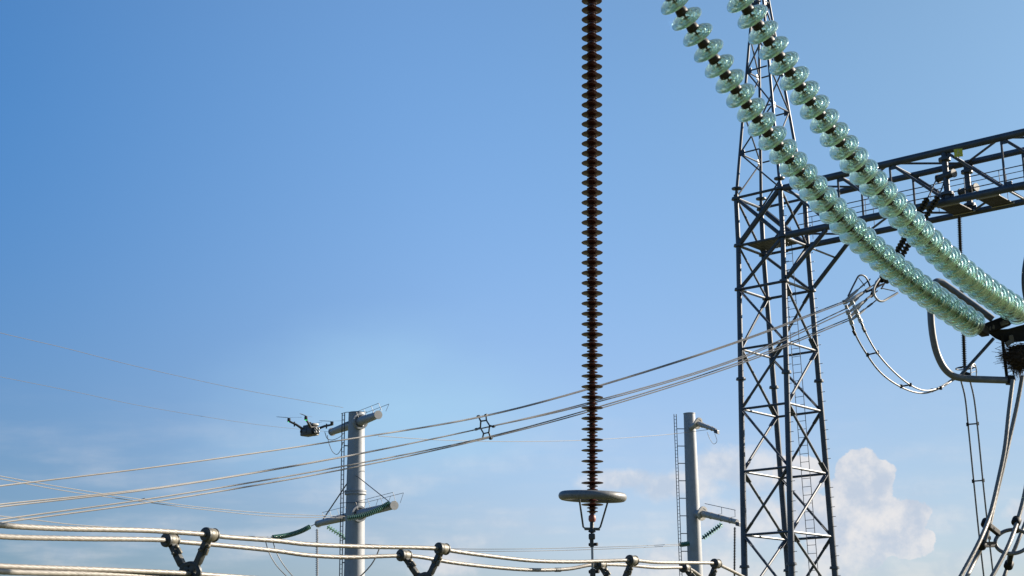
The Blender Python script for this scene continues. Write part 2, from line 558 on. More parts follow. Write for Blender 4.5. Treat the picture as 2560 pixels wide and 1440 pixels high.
for k in range(1, 6):
    for i in range(4):
        c = sp_at(i, zs[k]); w = (sp_at((i + 1) % 4, zs[k]) - c).normalized()
        bm = NB(); add_box(bm, c + w * .14, .24, .02, .26, (w, w.cross(Vector((0, 0, 1))), Vector((0, 0, 1))), tower.location)
        link_mesh('gusset', bm, S, tower, smooth=False)
# ladder up the inside of the right leg
lad_off = -UD * .45 - VD * .35
def lad_at(z, s):
    return leg_at(2, min(z, ZL[0])) + Vector((0, 0, z - min(z, ZL[0]))) - UD * (.72 + s * .0) - VD * .55 + UD * s * .21
ladr = None
zt = ZL[1] + .9
for s in (-1, 1):
    bm = NB(); add_tube(bm, [lad_at(0, s), lad_at(ZL[6], s), lad_at(ZL[3], s), lad_at(zt, s)], .016, 6, tower.location)
    o = link_mesh('ladder_rail', bm, S, tower)
z = 6.0
while z < zt - .1:
    rodpart('ladder_rung', lad_at(z, -1), lad_at(z, 1), .013, S, tower, 6)
    z += .36

# ------------------------------------------------------------------ gantry beam
beam = thing('gantry_beam', 'steel truss gantry beam of four round chords reaching right from the lattice tower', 'gantry', leg_at(1, ZL[1]))
BL = 22.5
def chord(side, top, t):
    base = leg_at(1 if side == 0 else 2, ZL[1])
    z = (ZL[0] - .05) if top else ZL[1] + .02
    base = Vector((base.x, base.y, z))
    return base + UD * t
HB = ZL[0] - ZL[1]
for side in (0, 1):
    for top in (0, 1):
        rodpart('chord', chord(side, top, .2), chord(side, top, BL), .155 if side == 0 else .135, S, beam, 14)
P = 2.45
nodes = [.4 + P * k for k in range(0, 10)]
def web(a, b, r, name='web_member'):
    d = (b - a).normalized()
    rodpart(name, a + d * .15, b - d * .15, r, S, beam, 8)
for side in (0, 1):
    for k in range(1, 9):
        t = nodes[k]
        if not (k == 3):
            web(chord(side, 1, t), chord(side, 0, t), .05, 'vertical_post')
        if k < 8:
            web(chord(side, 1, t), chord(side, 0, t + P), .062)
        for top in (0, 1):
            c = chord(side, top, t + .12) + Vector((0, 0, -.19 if top else .18))
            bm = NB(); add_box(bm, c, .34, .03, .22, (UD, VD, Vector((0, 0, 1))), beam.location)
            link_mesh('gusset', bm, S, beam, smooth=False)
    web(chord(side, 1, .3), chord(side, 0, P), .06)
for k in range(0, 8):
    for top in (0, 1):
        a, b = (0, 1) if k % 2 == 0 else (1, 0)
        web(chord(a, top, nodes[k] + (.2 if k == 0 else 0)), chord(b, top, nodes[k + 1]), .05)
        web(chord(0, top, nodes[k + 1]), chord(1, top, nodes[k + 1]), .045)
# thick hanger posts at the third panel point, each with a cross pipe
for side in (0, 1):
    a, b = chord(side, 0, nodes[3]), chord(side, 1, nodes[3])
    p = rodpart('hanger_post', a + Vector((0, 0, .1)), b - Vector((0, 0, .1)), .125, S, beam, 14)
    for c in (a + Vector((0, 0, .32)), b - Vector((0, 0, .38))):
        bm = NB(); add_lathe(bm, [(.1, -.06), (.25, -.06), (.25, .06), (.1, .06)], 14, c - beam.location)
        subpart('flange', bm, S, p)
    m = a.lerp(b, .50 if side == 0 else .46)
    ax = (UD * .9 - VD * .3).normalized()
    cp = rodpart('cross_pipe', m - ax * .42, m + ax * .42, .15, MT['cast'], beam, 14)
    for e in (-.42, .42):
        bm = NB(); add_lathe(bm, [(0, -.03), (.18, -.03), (.18, .03), (0, .03)], 14, m + ax * e - beam.location, ax)
        subpart('end_cap', bm, MT['cast'], cp)
# hand rails of the walkway
for off in (-.36, .36):
    for h in (.58, 1.08):
        a = chord(0, 0, .4).lerp(chord(1, 0, .4), .5) + VD * off + Vector((0, 0, h))
        rodpart('hand_rail', a, a + UD * (BL - .6), .022 if off < 0 else .016, S, beam, 6)
    for k in range(15):
        a = chord(0, 0, .7).lerp(chord(1, 0, .7), .5) + VD * off + UD * (k * 1.5)
        rodpart('rail_post', a + Vector((0, 0, .04)), a + Vector((0, 0, 1.08)), .014, S, beam, 6)
# two grated landings under the walkway
for t0 in (nodes[3] - .55, nodes[3] + 1.15):
    for j in range(9):
        c = chord(0, 0, t0 + j * .1).lerp(chord(1, 0, t0 + j * .1), .5) + Vector((0, 0, -.05))
        beampart('grating_bar', c - VD * .72, c + VD * .72, .086, .035, MT['iron'], beam)
    for off in (-.74, .74):
        c = chord(0, 0, t0).lerp(chord(1, 0, t0), .5) + VD * off + Vector((0, 0, -.05))
        beampart('grating_frame', c - UD * .08, c + UD * .9, .05, .09, MT['arm'], beam)
# knee braces from the tower to the beam
for i, side in ((1, 0), (2, 1)):
    a = leg_at(i, ZL[2]); b = chord(side, 0, 2.15) - Vector((0, 0, .12))
    d = (b - a).normalized()
    rodpart('knee_brace', a + d * .2, b, .10, S, tower, 10)
web2 = (leg_at(1, ZL[2]).lerp(chord(0, 0, 2.15), .62), leg_at(2, ZL[2]).lerp(chord(1, 0, 2.15), .62))
brace(web2[0], web2[1], .045)
# yellow phase sign clamped to the near top chord
sc_ = spot(2396, 382, (chord(0, 1, 8.1) - EYE).dot(FWD) - .75)
sgn = thing('phase_sign', 'small yellow square sign with letter A on the gantry beam', 'sign', sc_)
vd = Vector((sc_.x, sc_.y, 0)).normalized()
fx = Vector((vd.y, -vd.x, 0)); 
bm = NB(); add_box(bm, sc_, .34, .02, .34, (fx, vd, Vector((0, 0, 1))), sgn.location, .004)
link_mesh('plate', bm, MT['yellow'], sgn, smooth=False)
bm = NB()
fr = sc_ - vd * .014
for a, b in (((-.07, -.10), (0, .11)), ((.07, -.10), (0, .11)), ((-.043, -.03), (.043, -.03))):
    add_beam(bm, fr + fx * a[0] + Vector((0, 0, a[1])), fr + fx * b[0] + Vector((0, 0, b[1])), .022, .006, sgn.location)
link_mesh('letter', bm, MT['white'], sgn, smooth=False)
rodpart('bracket', sc_ + Vector((0, 0, .0)) + vd * .02, sc_ + vd * .75 + Vector((0, 0, .02)), .02, S, sgn)

# ------------------------------------------------------------------ green glass insulator strings
def disc_meshes():
    rr = .16
    shell = [(.047, .050), (.070, .043), (.100, .032), (.128, .018), (.148, .003), (.157, -.010), (.160, -.020), (.159, -.028), (.155, -.033), (.150, -.031),
             (.147, -.020), (.142, -.008), (.137, -.007), (.133, -.018), (.130, -.036), (.126, -.043), (.121, -.041), (.118, -.026), (.114, -.008), (.109, -.002), (.104, -.008), (.101, -.026),
             (.098, -.043), (.093, -.049), (.088, -.046), (.085, -.026), (.081, -.004), (.076, .002), (.071, -.006), (.068, -.026), (.064, -.042), (.059, -.045), (.054, -.038), (.050, -.008), (.044, .012), (.024, .018), (.024, .050)]
    bm = NB(); add_lathe(bm, shell, 64, close=True)
    bmesh.ops.recalc_face_normals(bm, faces=bm.faces)
    glass = link_mesh('glass_disc', bm, MT['glass'], smooth=False)
    for p in glass.data.polygons: p.use_smooth = True
    bm = NB()
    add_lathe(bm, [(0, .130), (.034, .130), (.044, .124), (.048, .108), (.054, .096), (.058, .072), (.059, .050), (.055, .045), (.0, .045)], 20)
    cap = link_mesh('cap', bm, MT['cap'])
    bm = NB()
    add_lathe(bm, [(0, .040), (.021, .040), (.022, .006), (.013, -.002), (.012, -.07), (.017, -.078), (.016, -.088), (0, -.09)], 14)
    pin = link_mesh('pin', bm, MT['rust'])
    return glass, cap, pin
G0, C0, P0 = disc_meshes()
used = [False]
def glass_string(knots, d0, label):
    """knots: (index, x, y); spacing between discs is fixed, so the distance follows from the sight lines"""
    idx = [k[0] for k in knots]
    K = [Vector((k[1], k[2], 0)) for k in knots]
    def at(i):
        for j in range(len(idx) - 1):
            if i <= idx[j + 1] or j == len(idx) - 2:
                p0 = K[j - 1] if j > 0 else K[j] * 2 - K[j + 1]
                i0 = idx[j - 1] if j > 0 else 2 * idx[j] - idx[j + 1]
                p3 = K[j + 2] if j + 2 < len(K) else K[j + 1] * 2 - K[j]
                i3 = idx[j + 2] if j + 2 < len(K) else 2 * idx[j + 1] - idx[j]
                h = idx[j + 1] - idx[j]
                m1 = (K[j + 1] - p0) / (idx[j + 1] - i0) * h
                m2 = (p3 - K[j]) / (i3 - idx[j]) * h
                t = (i - idx[j]) / h
                return (2 * t**3 - 3 * t**2 + 1) * K[j] + (t**3 - 2 * t**2 + t) * m1 + (-2 * t**3 + 3 * t**2) * K[j + 1] + (t**3 - t**2) * m2
    n = idx[-1] + 1
    S_ = .195
    q = at(0) - Vector((3, 5, 0)); pts = [spot(q.x, q.y, d0)]
    d = d0
    for i in range(1, n):
        q = at(i) - Vector((3, 5, 0)) * (1 - i / n)
        lo, hi = d, d + S_
        if (spot(q.x, q.y, lo) - pts[-1]).length > S_:
            d = lo + .03
        else:
            for _ in range(40):
                m = (lo + hi) / 2
                if (spot(q.x, q.y, m) - pts[-1]).length < S_: lo = m
                else: hi = m
            d = lo
        pts.append(spot(q.x, q.y, d))
    # smooth the chain a little, then hang the discs; two more above the first
    e = pts[0] - pts[1]
    pts = [pts[0] + 2 * e, pts[0] + e] + pts
    for _ in range(3):
        pts = [pts[0]] + [(pts[i - 1] + 2 * pts[i] + pts[i + 1]) / 4 for i in range(1, len(pts) - 1)] + [pts[-1]]
    root = thing('insulator_string', label, 'insulator', pts[0], 'long strings of green glass insulators')
    for i, p in enumerate(pts):
        ax = (pts[max(i - 1, 0)] - pts[min(i + 1, len(pts) - 1)]).normalized()
        s, u = frame(ax)
        spin = random.random() * 6.28
        s2, u2 = s * math.cos(spin) + u * math.sin(spin), -s * math.sin(spin) + u * math.cos(spin)
        wob = (random.random() - .5) * .012
        m = Matrix(((u2.x, s2.x, ax.x, 0), (u2.y, s2.y, ax.y, 0), (u2.z, s2.z, ax.z, 0), (0, 0, 0, 1)))
        if m.determinant() < 0:
            m = Matrix(((s2.x, u2.x, ax.x, 0), (s2.y, u2.y, ax.y, 0), (s2.z, u2.z, ax.z, 0), (0, 0, 0, 1)))
        mw = Matrix.Translation(p - root.location) @ m @ Matrix.Rotation(wob, 4, 'X')
        if not used[0]:
            used[0] = True
            G0.parent = root; G0.matrix_local = mw
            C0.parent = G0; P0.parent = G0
        else:
            gd = copy_part(G0, root, mw)
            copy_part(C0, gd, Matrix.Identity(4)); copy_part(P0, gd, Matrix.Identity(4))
    return root, pts
st1, pts1 = glass_string([(0, 1689, 8), (1, 1717, 47.5), (4, 1798, 167), (7, 1877, 275), (10, 1957, 380), (14, 2057, 500), (17, 2131, 578), (18, 2155, 602),
                          (22, 2252, 685), (26, 2342, 751), (30, 2428, 808)], 14.45, 'left of two long green glass disc strings, ending at the dark yoke plate')
st2, pts2 = glass_string([(0, 1855, 3), (3, 1933.6, 121), (5, 1986, 197), (9, 2085, 337), (12, 2158, 431), (15, 2231, 513), (18, 2300, 585), (22, 2387, 666),
                          (26, 2467, 729), (30, 2543, 777)], 14.45, 'right of two long green glass disc strings, leaving the view above the bird nest')

# ------------------------------------------------------------------ yoke, corona tubes and nest at the right edge
E1, E2 = pts1[-1], pts2[-1]
dd = (pts1[-1] - pts1[-3]).normalized()
YD = (E1 - EYE).dot(FWD) + .25
yoke = thing('yoke_plate', 'black steel yoke plate joining the lower ends of the two green glass strings', 'yoke plate', spot(2500, 830, YD))
IR = MT['iron']
beampart('socket_clevis', E1 + dd * .05, E1 + dd * .34, .10, .10, IR, yoke, .012)
beampart('socket_clevis', E2 + dd * .05, E2 + dd * .34, .10, .10, IR, yoke, .012)
a, b = spot(2462, 822, YD), spot(2590, 778, YD + .1)
beampart('link_arm', spot(2466, 822, YD), spot(2522, 800, YD), .10, .12, IR, yoke, .01)
bm = NB()
poly = [(2462, 826), (2520, 822), (2600, 800), (2640, 800), (2640, 838), (2575, 852), (2515, 858), (2488, 846)]
fr_ = [bm.verts.new(spot(x, y, YD + .02) - yoke.location) for x, y in poly]
bk_ = [bm.verts.new(spot(x, y, YD + .10) - yoke.location) for x, y in poly]
bm.faces.new(fr_); bm.faces.new(bk_[::-1])
for i in range(len(poly)):
    j = (i + 1) % len(poly)
    bm.faces.new((fr_[i], bk_[i], bk_[j], fr_[j]))
bmesh.ops.recalc_face_normals(bm, faces=bm.faces)
link_mesh('plate', bm, IR, yoke, smooth=False)
for (x0, y0, x1, y1, w) in ((2499, 812, 2520, 806, .085), (2526, 838, 2530, 858, .04), (2515, 862, 2530, 852, .05), (2472, 820, 2480, 824, .03), (2480, 817, 2492, 821, .03)):
    beampart('bolt', spot(x0, y0, YD - .04), spot(x1, y1, YD - .04), w, .05, MT['clampface'], yoke, .006)
beampart('hanger_strap', spot(2505, 838, YD - .01), spot(2518, 950, YD + .05), .035, .02, IR, yoke)

PP = MT['pipe']
cor = thing('corona_ring', 'large bent grey corona tube with pale patches, hanging below the black yoke plate', 'corona ring', spot(2410, 940, YD))  # pale patches are noise blotches in the tube material
loop = spline([spot(x, y, d) for x, y, d in ((2482, 798, YD + .02), (2446, 771, YD + .06), (2400, 738, YD + .1), (2371, 717, YD + .12), (2354, 706, YD + .12), (2340, 705, YD + .1),
     (2329, 730, YD + .06), (2327, 785, YD), (2333, 845, YD - .06), (2344, 888, YD - .08), (2362, 922, YD - .1), (2384, 940, YD - .1), (2412, 946, YD - .1), (2470, 949, YD - .08), (2533, 951, YD - .04))], 8)
tubepart('tube', loop, .040, PP, cor, 16)
tubepart('stay', [spot(2484, 846, YD), spot(2425, 912, YD - .05), spot(2402, 938, YD - .08)], .019, MT['tower'], cor, 8)
beampart('clamp', spot(2517, 950, YD - .05), spot(2534, 951, YD - .05), .11, .10, IR, cor, .01)
cor2 = thing('corona_ring', 'dark corona tube just entering at the right edge above the glass strings', 'corona ring', spot(2570, 690, 16.5))
tubepart('tube', spline([spot(x, y, 16.5) for x, y in ((2600, 560), (2578, 620), (2566, 690), (2572, 750), (2600, 810))], 8), .05, MT['tower'], cor2, 16)

# nest of sticks
nc = spot(2556, 893, YD - .02)
nest = thing('bird_nest', 'dark ragged bird nest of sticks wedged under the yoke plate', 'nest', nc)
bm = NB()
def nest_pt(s=1.0):
    while True:
        v = Vector((random.uniform(-1, 1), random.uniform(-1, 1), random.uniform(-1, 1)))
        if v.length < 1:
            return Vector((v.x * .20 * s, v.y * .16 * s, v.z * .155 * s))
for k in range(900):
    p = nest_pt(); ang = random.uniform(0, 6.28)
    d = Vector((math.cos(ang), math.sin(ang) * .8, random.uniform(-.35, .35))).normalized() * random.uniform(.06, .16)
    mid = p + Vector((random.uniform(-.012, .012), 0, random.uniform(-.012, .012)))
    add_tube(bm, [p - d, mid, p + d], [.0022, .003, .0016], 4)
tag(link_mesh('twigs', bm, MT['twig'], nest, smooth=False), kind='stuff')
bm = NB()
bmesh.ops.create_icosphere(bm, subdivisions=3, radius=1)
for v in bm.verts:
    k = 1 + .12 * math.sin(9 * v.co.x + 3) * math.cos(11 * v.co.z) + random.uniform(-.06, .06)
    v.co = Vector((v.co.x * .175 * k, v.co.y * .13 * k, v.co.z * .115 * k))
link_mesh('nest_core', bm, MT['twig'], nest, smooth=False)
for (x0, y0, x1, y1, x2, y2) in ((2520, 884, 2500, 882, 2479, 879), (2518, 886, 2502, 888, 2487, 893), (2516, 872, 2500, 876, 2487, 871), (2520, 900, 2505, 895, 2490, 897),
                                 (2515, 855, 2502, 858, 2490, 856), (2513, 860, 2498, 867, 2488, 872)):
    tubepart('loose_stick', [spot(x0 + 14, y0, YD - .03), spot(x0, y0, YD - .03), spot(x1, y1, YD - .05), spot(x2, y2, YD - .06)], [.0045, .004, .003, .0018], MT['twig'], nest, 5)
bm = NB()
for k in range(120):
    p = spot(2543 + random.uniform(-10, 14), 915 + random.uniform(-12, 22), YD - .02 + random.uniform(-.05, .05)) - nc
    d = Vector((random.uniform(-.3, .3), random.uniform(-.3, .3), -1)).normalized() * random.uniform(.03, .09)
    add_tube(bm, [p - d, p + d], [.003, .0016], 4)
tag(link_mesh('hanging_straw', bm, MT['twig'], nest, smooth=False), kind='stuff')

# down conductors on the right with their ring spacer
AL = MT['alu']
RC = 'thick conductors dropping from the right edge'
wire('pale thick conductor dropping from the corona tube clamp, left one of the crossing pair', [(2532, 950, 17.6), (2522, 1030, 17.4), (2512, 1120, 17.2), (2496, 1200, 17), (2474, 1290, 16.7), (2450, 1350, 16.4), (2398, 1448, 16), (2370, 1500, 15.8)],
     .024, AL, RC, 'power_cable', 'cable', 36, 30, 12, 8)
wire('pale thick conductor dropping under the bird nest, right one of the crossing pair', [(2556, 940, 17.9), (2545, 1000, 17.8), (2530, 1070, 17.7), (2512, 1150, 17.5), (2490, 1240, 17.3), (2466, 1340, 17), (2440, 1395, 16.9), (2414, 1448, 16.6), (2390, 1500, 16.3)],
     .024, AL, RC, 'power_cable', 'cable', 36, 30, 12, 8)
wire('pale thick conductor curving down through the top clamp of the ring spacer', [(2572, 1180, 17.2), (2558, 1250, 17), (2541, 1310, 16.8), (2518, 1370, 16.5), (2476, 1448, 16.2), (2446, 1500, 16)],
     .024, AL, RC, 'power_cable', 'cable', 36, 30, 12, 8)
wire('shaded thick conductor at the far right edge passing behind the ring spacer', [(2590, 1240, 17.6), (2566, 1300, 17.5), (2546, 1350, 17.3), (2527, 1396, 17.2), (2508, 1448, 17), (2490, 1500, 17)],
     .022, AL, RC, 'power_cable', 'cable', 36, 30, 12, 8)
rs = thing('ring_spacer', 'grey oval ring spacer with black clamps between the conductors at lower right', 'spacer', spot(2531, 1354, 16.9))
cp_ = [spot(2531 + 43 * math.cos(a), 1354 - 30 * math.sin(a) - 2 * math.cos(a), 16.9 + .10 * math.sin(a)) for a in [2 * math.pi * k / 40 for k in range(40)]]
tubepart('ring', cp_, .021, PP, rs, 10, True)
for (x0, y0, d0, x1, y1, d1) in ((2465, 1308, 16.75, 2496, 1333, 16.95), (2541, 1303, 16.85, 2541, 1328, 17.0), (2455, 1362, 16.7, 2488, 1361, 16.85), (2522, 1412, 17.0, 2527, 1384, 16.85)):
    a, b = spot(x0, y0, d0), spot(x1, y1, d1)
    c = beampart('clamp_arm', a, b, .05, .06, IR, rs, .008)
    bm = NB(); add_lathe(bm, [(0, -.05), (.04, -.05), (.05, -.035), (.05, .035), (.04, .05), (0, .05)], 14, a - rs.location, (spot(x0 + 12, y0 - 34, d0 + .2) - a))
    subpart('clamp_head', bm, IR, c)
    bm = NB(); add_lathe(bm, [(0, -.03), (.018, -.03), (.018, .03), (0, .03)], 8, a.lerp(b, .5) - rs.location, -FWD)
    subpart('bolt', bm, MT['clampface'], c)

# ------------------------------------------------------------------ brown insulator hanging in the middle
DI = 20.4
b0 = spot(1480, 1300, DI)
def same_plane(x, y):
    """point on sight line (x, y) at the same depth in plan as the insulator"""
    v = spot(x, y, 1.0) - EYE
    return EYE + v * ((b0.y - EYE.y) / v.y)
t0 = same_plane(1478.5, -60)
axis = (t0 - b0).normalized()
ins = thing('long_rod_insulator', 'long dark brown ribbed insulator rod hanging straight down in the middle of the sky', 'insulator', b0)
BR = MT['brown']
first = same_plane(1481, 1261.5)
pitch = .1432
nsh = int((t0 - first).length / pitch) + 1
rodpart('core', b0 + axis * .02, t0, .026, BR, ins, 14)
def shed_mesh(name, r):
    bm = NB()
    add_lathe(bm, [(.026, .020), (r * .5, .013), (r * .96, .003), (r, -.001), (r * .98, -.005), (r * .6, -.010), (.042, -.024), (.026, -.032)], 30)
    o = link_mesh(name, bm, BR); return o
big, small = shed_mesh('shed', .147), shed_mesh('small_shed', .074)
sq, uq = frame(axis)
rot = Matrix(((sq.x, uq.x, axis.x, 0), (sq.y, uq.y, axis.y, 0), (sq.z, uq.z, axis.z, 0), (0, 0, 0, 1)))
if rot.determinant() < 0:
    rot = Matrix(((uq.x, sq.x, axis.x, 0), (uq.y, sq.y, axis.y, 0), (uq.z, sq.z, axis.z, 0), (0, 0, 0, 1)))
firstb = True
for k in range(nsh):
    p = first + axis * (k * pitch)
    for proto, off in ((big, 0), (small, -.30), (small, -.63)):
        jit = Matrix.Rotation(random.uniform(-.012, .012), 4, 'X') @ Matrix.Rotation(random.uniform(-.012, .012), 4, 'Y')
        mw = Matrix.Translation(p + axis * off * pitch - ins.location) @ rot @ jit
        if proto.parent is None:
            proto.parent = ins; proto.matrix_local = mw
        else:
            copy_part(proto, ins, mw)
# lower end fitting
bm = NB()
add_lathe(bm, [(.026, .10), (.036, .09), (.048, .075), (.050, .03), (.040, .005), (.026, .0)], 18, same_plane(1480.5, 1305) - ins.location, axis)
link_mesh('collar', bm, MT['redcol'], ins)
bm = NB()
add_lathe(bm, [(.0, .14), (.028, .13), (.028, .02), (.04, .0), (.05, -.035), (.02, -.05), (.0, -.05)], 16, same_plane(1480, 1323) - ins.location, axis)
link_mesh('end_fitting', bm, MT['cast'], ins)
# grading ring on its U bracket
gr = thing('grading_ring', 'thick grey grading ring on a bracket around the lower end of the brown insulator', 'corona ring', same_plane(1481, 1242))
rc = same_plane(1481.5, 1241.5)
tilt = R(-2.6)
ru = Vector((math.cos(tilt), 0, math.sin(tilt))); rv = Vector((0, 1, .045)).normalized()
RR = .393
tubepart('ring', [rc + RR * (math.cos(a) * ru + math.sin(a) * rv) for a in [2 * math.pi * k / 64 for k in range(64)]], .058, MT['pipe'], gr, 20, True)
for sx in (-1, 1):
    top = rc + ru * sx * .20 - rv * .33 + Vector((0, 0, -.03)) if False else rc + ru * sx * (.385 * math.cos(R(60))) - rv * (.385 * math.sin(R(60)) * sx * .0 + .30 * sx * -1 * 0) + rv * (-.33) + Vector((0, 0, -.04))
    low1 = same_plane(1458 if sx < 0 else 1501, 1317)
    low2 = same_plane(1466 if sx < 0 else 1495, 1324)
    tubepart('bracket_arm', [top, top.lerp(low1, .5), low1, low2], .0125, MT['tower'], gr, 8)
beampart('bracket_plate', same_plane(1461, 1322), same_plane(1500, 1323), .05, .035, MT['clampface'], gr, .008)
# links down to the bundle
lk = thing('suspension_link', 'grey clevis and flat bar linking the brown insulator to the thick cables', 'link', same_plane(1480, 1380))
rodpart('eye_pin', same_plane(1479.5, 1326), same_plane(1479.5, 1338), .012, MT['cast'], lk)
beampart('clevis', same_plane(1479.5, 1334), same_plane(1480, 1349), .095, .085, MT['cast'], lk, .018)
beampart('shackle', same_plane(1479, 1347), same_plane(1480, 1368), .065, .05, MT['cast'], lk, .012)
bm = NB(); add_lathe(bm, [(0, -.07), (.022, -.07), (.022, .05), (0, .05)], 10, same_plane(1485, 1361) - lk.location, Vector((1, -.5, 0)))
link_mesh('bolt', bm, MT['iron'], lk)
beampart('flat_bar', same_plane(1480.5, 1366), same_plane(1481.5, 1424), .056, .03, MT['arm'], lk, .005)
beampart('lower_clevis', same_plane(1482, 1422), same_plane(1482, 1456), .085, .07, MT['cast'], lk, .012)
bm = NB(); add_lathe(bm, [(0, -.08), (.024, -.08), (.024, .06), (0, .06)], 10, same_plane(1487, 1429) - lk.location, Vector((1, -.5, 0)))
link_mesh('bolt', bm, MT['iron'], lk)

# ------------------------------------------------------------------ foreground cable bundle
def piece(xs, ds, x):
    if x <= xs[0]:
        i = 0
    else:
        i = min(len(xs) - 2, max(j for j in range(len(xs)) if xs[j] <= x))
    f = (x - xs[i]) / (xs[i + 1] - xs[i])
    return ds[i] + f * (ds[i + 1] - ds[i])
DA = lambda x: piece((0, 522, 1105, 1580, 1790, 1900), (12.5, 15.3, 18.1, 20.6, 22.7, 24.2), x)
DBf = lambda x: piece((0, 425, 1010, 1500, 1715, 1800), (13.0, 15.53, 18.33, 20.83, 22.9, 24.0), x)
CA = [(-80, 1303), (0, 1313), (137, 1321), (273, 1324), (383, 1327), (522, 1337), (560, 1342), (700, 1353), (760, 1360), (904, 1366.5), (1060, 1369.5), (1105, 1372), (1129, 1377), (1254, 1394),
      (1340, 1402.5), (1444, 1404.5), (1507, 1402.5), (1580, 1401), (1640, 1406), (1732, 1407), (1787, 1409), (1815, 1420), (1860, 1443), (1900, 1466)]
CB = [(-80, 1331), (0, 1341), (191, 1346.5), (405, 1350), (451, 1354.6), (560, 1364), (700, 1378.5), (760, 1387), (868, 1393), (991, 1389.5), (1027, 1390), (1060, 1394), (1129, 1406), (1254, 1420),
      (1340, 1425), (1423, 1422), (1473, 1413), (1507, 1411), (1569, 1413), (1640, 1419), (1705, 1419), (1725, 1423), (1752, 1441), (1790, 1470)]
CC = [(-80, 1410), (0, 1415.5), (270, 1425), (437, 1432), (560, 1440), (800, 1455), (1105, 1466), (1480, 1478), (1800, 1490)]
CD = [(-80, 1423), (0, 1429), (273, 1437), (500, 1447), (800, 1466), (1010, 1476), (1480, 1492), (1800, 1505)]
FG = 'thick stranded cables of the foreground bundle'
for pts, D_, lab in ((CA, DA, 'upper of the two thick silver cables sweeping across the bottom of the view'), (CB, DBf, 'lower of the two thick silver cables sweeping across the bottom of the view'),
                     (CC, lambda x: DA(x) + .25, 'matte beige thick cable in the bottom left corner, upper of the two lowest'), (CD, lambda x: DBf(x) - .4, 'bright strand cable along the very bottom left edge')):
    wire(lab, [(x, y, D_(x)) for x, y in pts], .0245, AL, FG, 'power_cable', 'cable', 48, 40, 16, 7)
CS, CF = MT['cast'], MT['clampface']
def bundle_spacer(xa, ya, xb, yb, label, drop=1.0):
    A, B = spot(xa, ya, DA(xa)), spot(xb, yb, DBf(xb))
    t = (spot(xa + 30, ya + 3, DA(xa + 30)) - spot(xa - 30, ya - 3, DA(xa - 30))).normalized()
    side = A - B
    side -= t * side.dot(t)
    w = side.length
    h = side.normalized()
    dn = t.cross(h)
    if dn.z > 0: dn = -dn
    mid = (A + B) / 2
    hub = mid + dn * .345
    root = thing('bundle_spacer', label, 'spacer', hub, 'spacer clamps on the foreground cables')
    # body: open four-lobed frame
    bm = NB()
    for sx in (-1, 1):
        for sy in (-1, 1):
            add_beam(bm, hub + h * sx * .015 + dn * sy * .012, hub + h * sx * w * .22 + dn * sy * .10, .05, .075, root.location, .012)
    for q in ((-1, 1), (1, 1)):
        pass
    ring = [hub + h * w * .23 * math.cos(a) + dn * .085 * math.sin(a) for a in [2 * math.pi * k / 24 for k in range(24)]]
    add_tube(bm, ring, .030, 8, root.location, True)
    link_mesh('body', bm, CS, root)
    for sx, sy, P_ in ((1, -1, A), (-1, -1, B), (1, 1, A + dn * .69), (-1, 1, B + dn * .69)):
        root_pt = hub + h * sx * w * .20 + dn * sy * .085
        neck = P_ + (root_pt - P_).normalized() * .05
        bm = NB()
        d = (neck - root_pt)
        s_, u_ = h - d.normalized() * h.dot(d.normalized()), t
        s_.normalize()
        for f0, f1, ww, hh in ((0, .55, .075, .06), (.45, 1.02, .058, .078)):
            add_box(bm, root_pt.lerp(neck, (f0 + f1) / 2), ww, hh, d.length * (f1 - f0), (s_, u_, d.normalized()), root.location, .013)
        arm = link_mesh('arm', bm, CS, root)
        bm = NB()
        add_lathe(bm, [(.024, -.080), (.056, -.080), (.070, -.066), (.072, -.045), (.069, -.036), (.024, -.036)], 24, P_ - root.location, t)
        add_lathe(bm, [(.024, .062), (.069, .062), (.070, .070), (.066, .080), (.058, .084), (.024, .084)], 24, P_ - root.location, t)
        tag(subpart('clamp_jaw', bm, CS, arm), kind=None)
        bm = NB()
        add_lathe(bm, [(.024, -.035), (.064, -.035), (.066, -.030), (.066, .028), (.0635, .032), (.0635, .061), (.024, .061)], 24, P_ - root.location, t)
        subpart('clamp_keeper', bm, CF, arm)
        side_dir = s_ * (1 if s_.x > 0 else -1)
        bm = NB()
        add_lathe(bm, [(0, -.0), (.022, .0), (.022, .028), (.014, .034), (0, .034)], 12, root_pt.lerp(neck, .78) + side_dir * .026 - root.location, side_dir)
        subpart('bolt', bm, CF, arm)
        bm = NB()
        add_lathe(bm, [(0, -.0), (.016, .0), (.016, .022), (0, .024)], 8, root_pt.lerp(neck, .55) + t * -.04 - root.location, -t)
        subpart('bolt', bm, CF, arm)
        bm = NB()
        add_beam(bm, root_pt.lerp(neck, .42) + side_dir * .043, root_pt.lerp(neck, .68) + side_dir * .040, .03, .045, root.location, .006)
        subpart('lug', bm, CF, arm)
    return root
bundle_spacer(524, 1337, 425, 1351, 'large V shaped dark spacer, leftmost and nearest on the bottom cables')
bundle_spacer(1105, 1372, 1010, 1389, 'dark V shaped spacer on the bottom cables under the left grey pole')
bundle_spacer(1580, 1401, 1500, 1412, 'dark spacer on the bottom cables just right of the brown insulator link')
bundle_spacer(1790, 1409, 1712, 1420, 'dark spacer on the bottom cables in front of the right grey pole')
# short sleeve on the lower cable
sl_ = thing('cable_sleeve', 'short dark sleeve on the lower silver cable left of the insulator link', 'sleeve', spot(1395, 1424.5, DBf(1395)))
rodpart('sleeve', spot(1388, 1424.6, DBf(1388)), spot(1401, 1424.4, DBf(1401)), .0285, MT['cast'], sl_, 14)

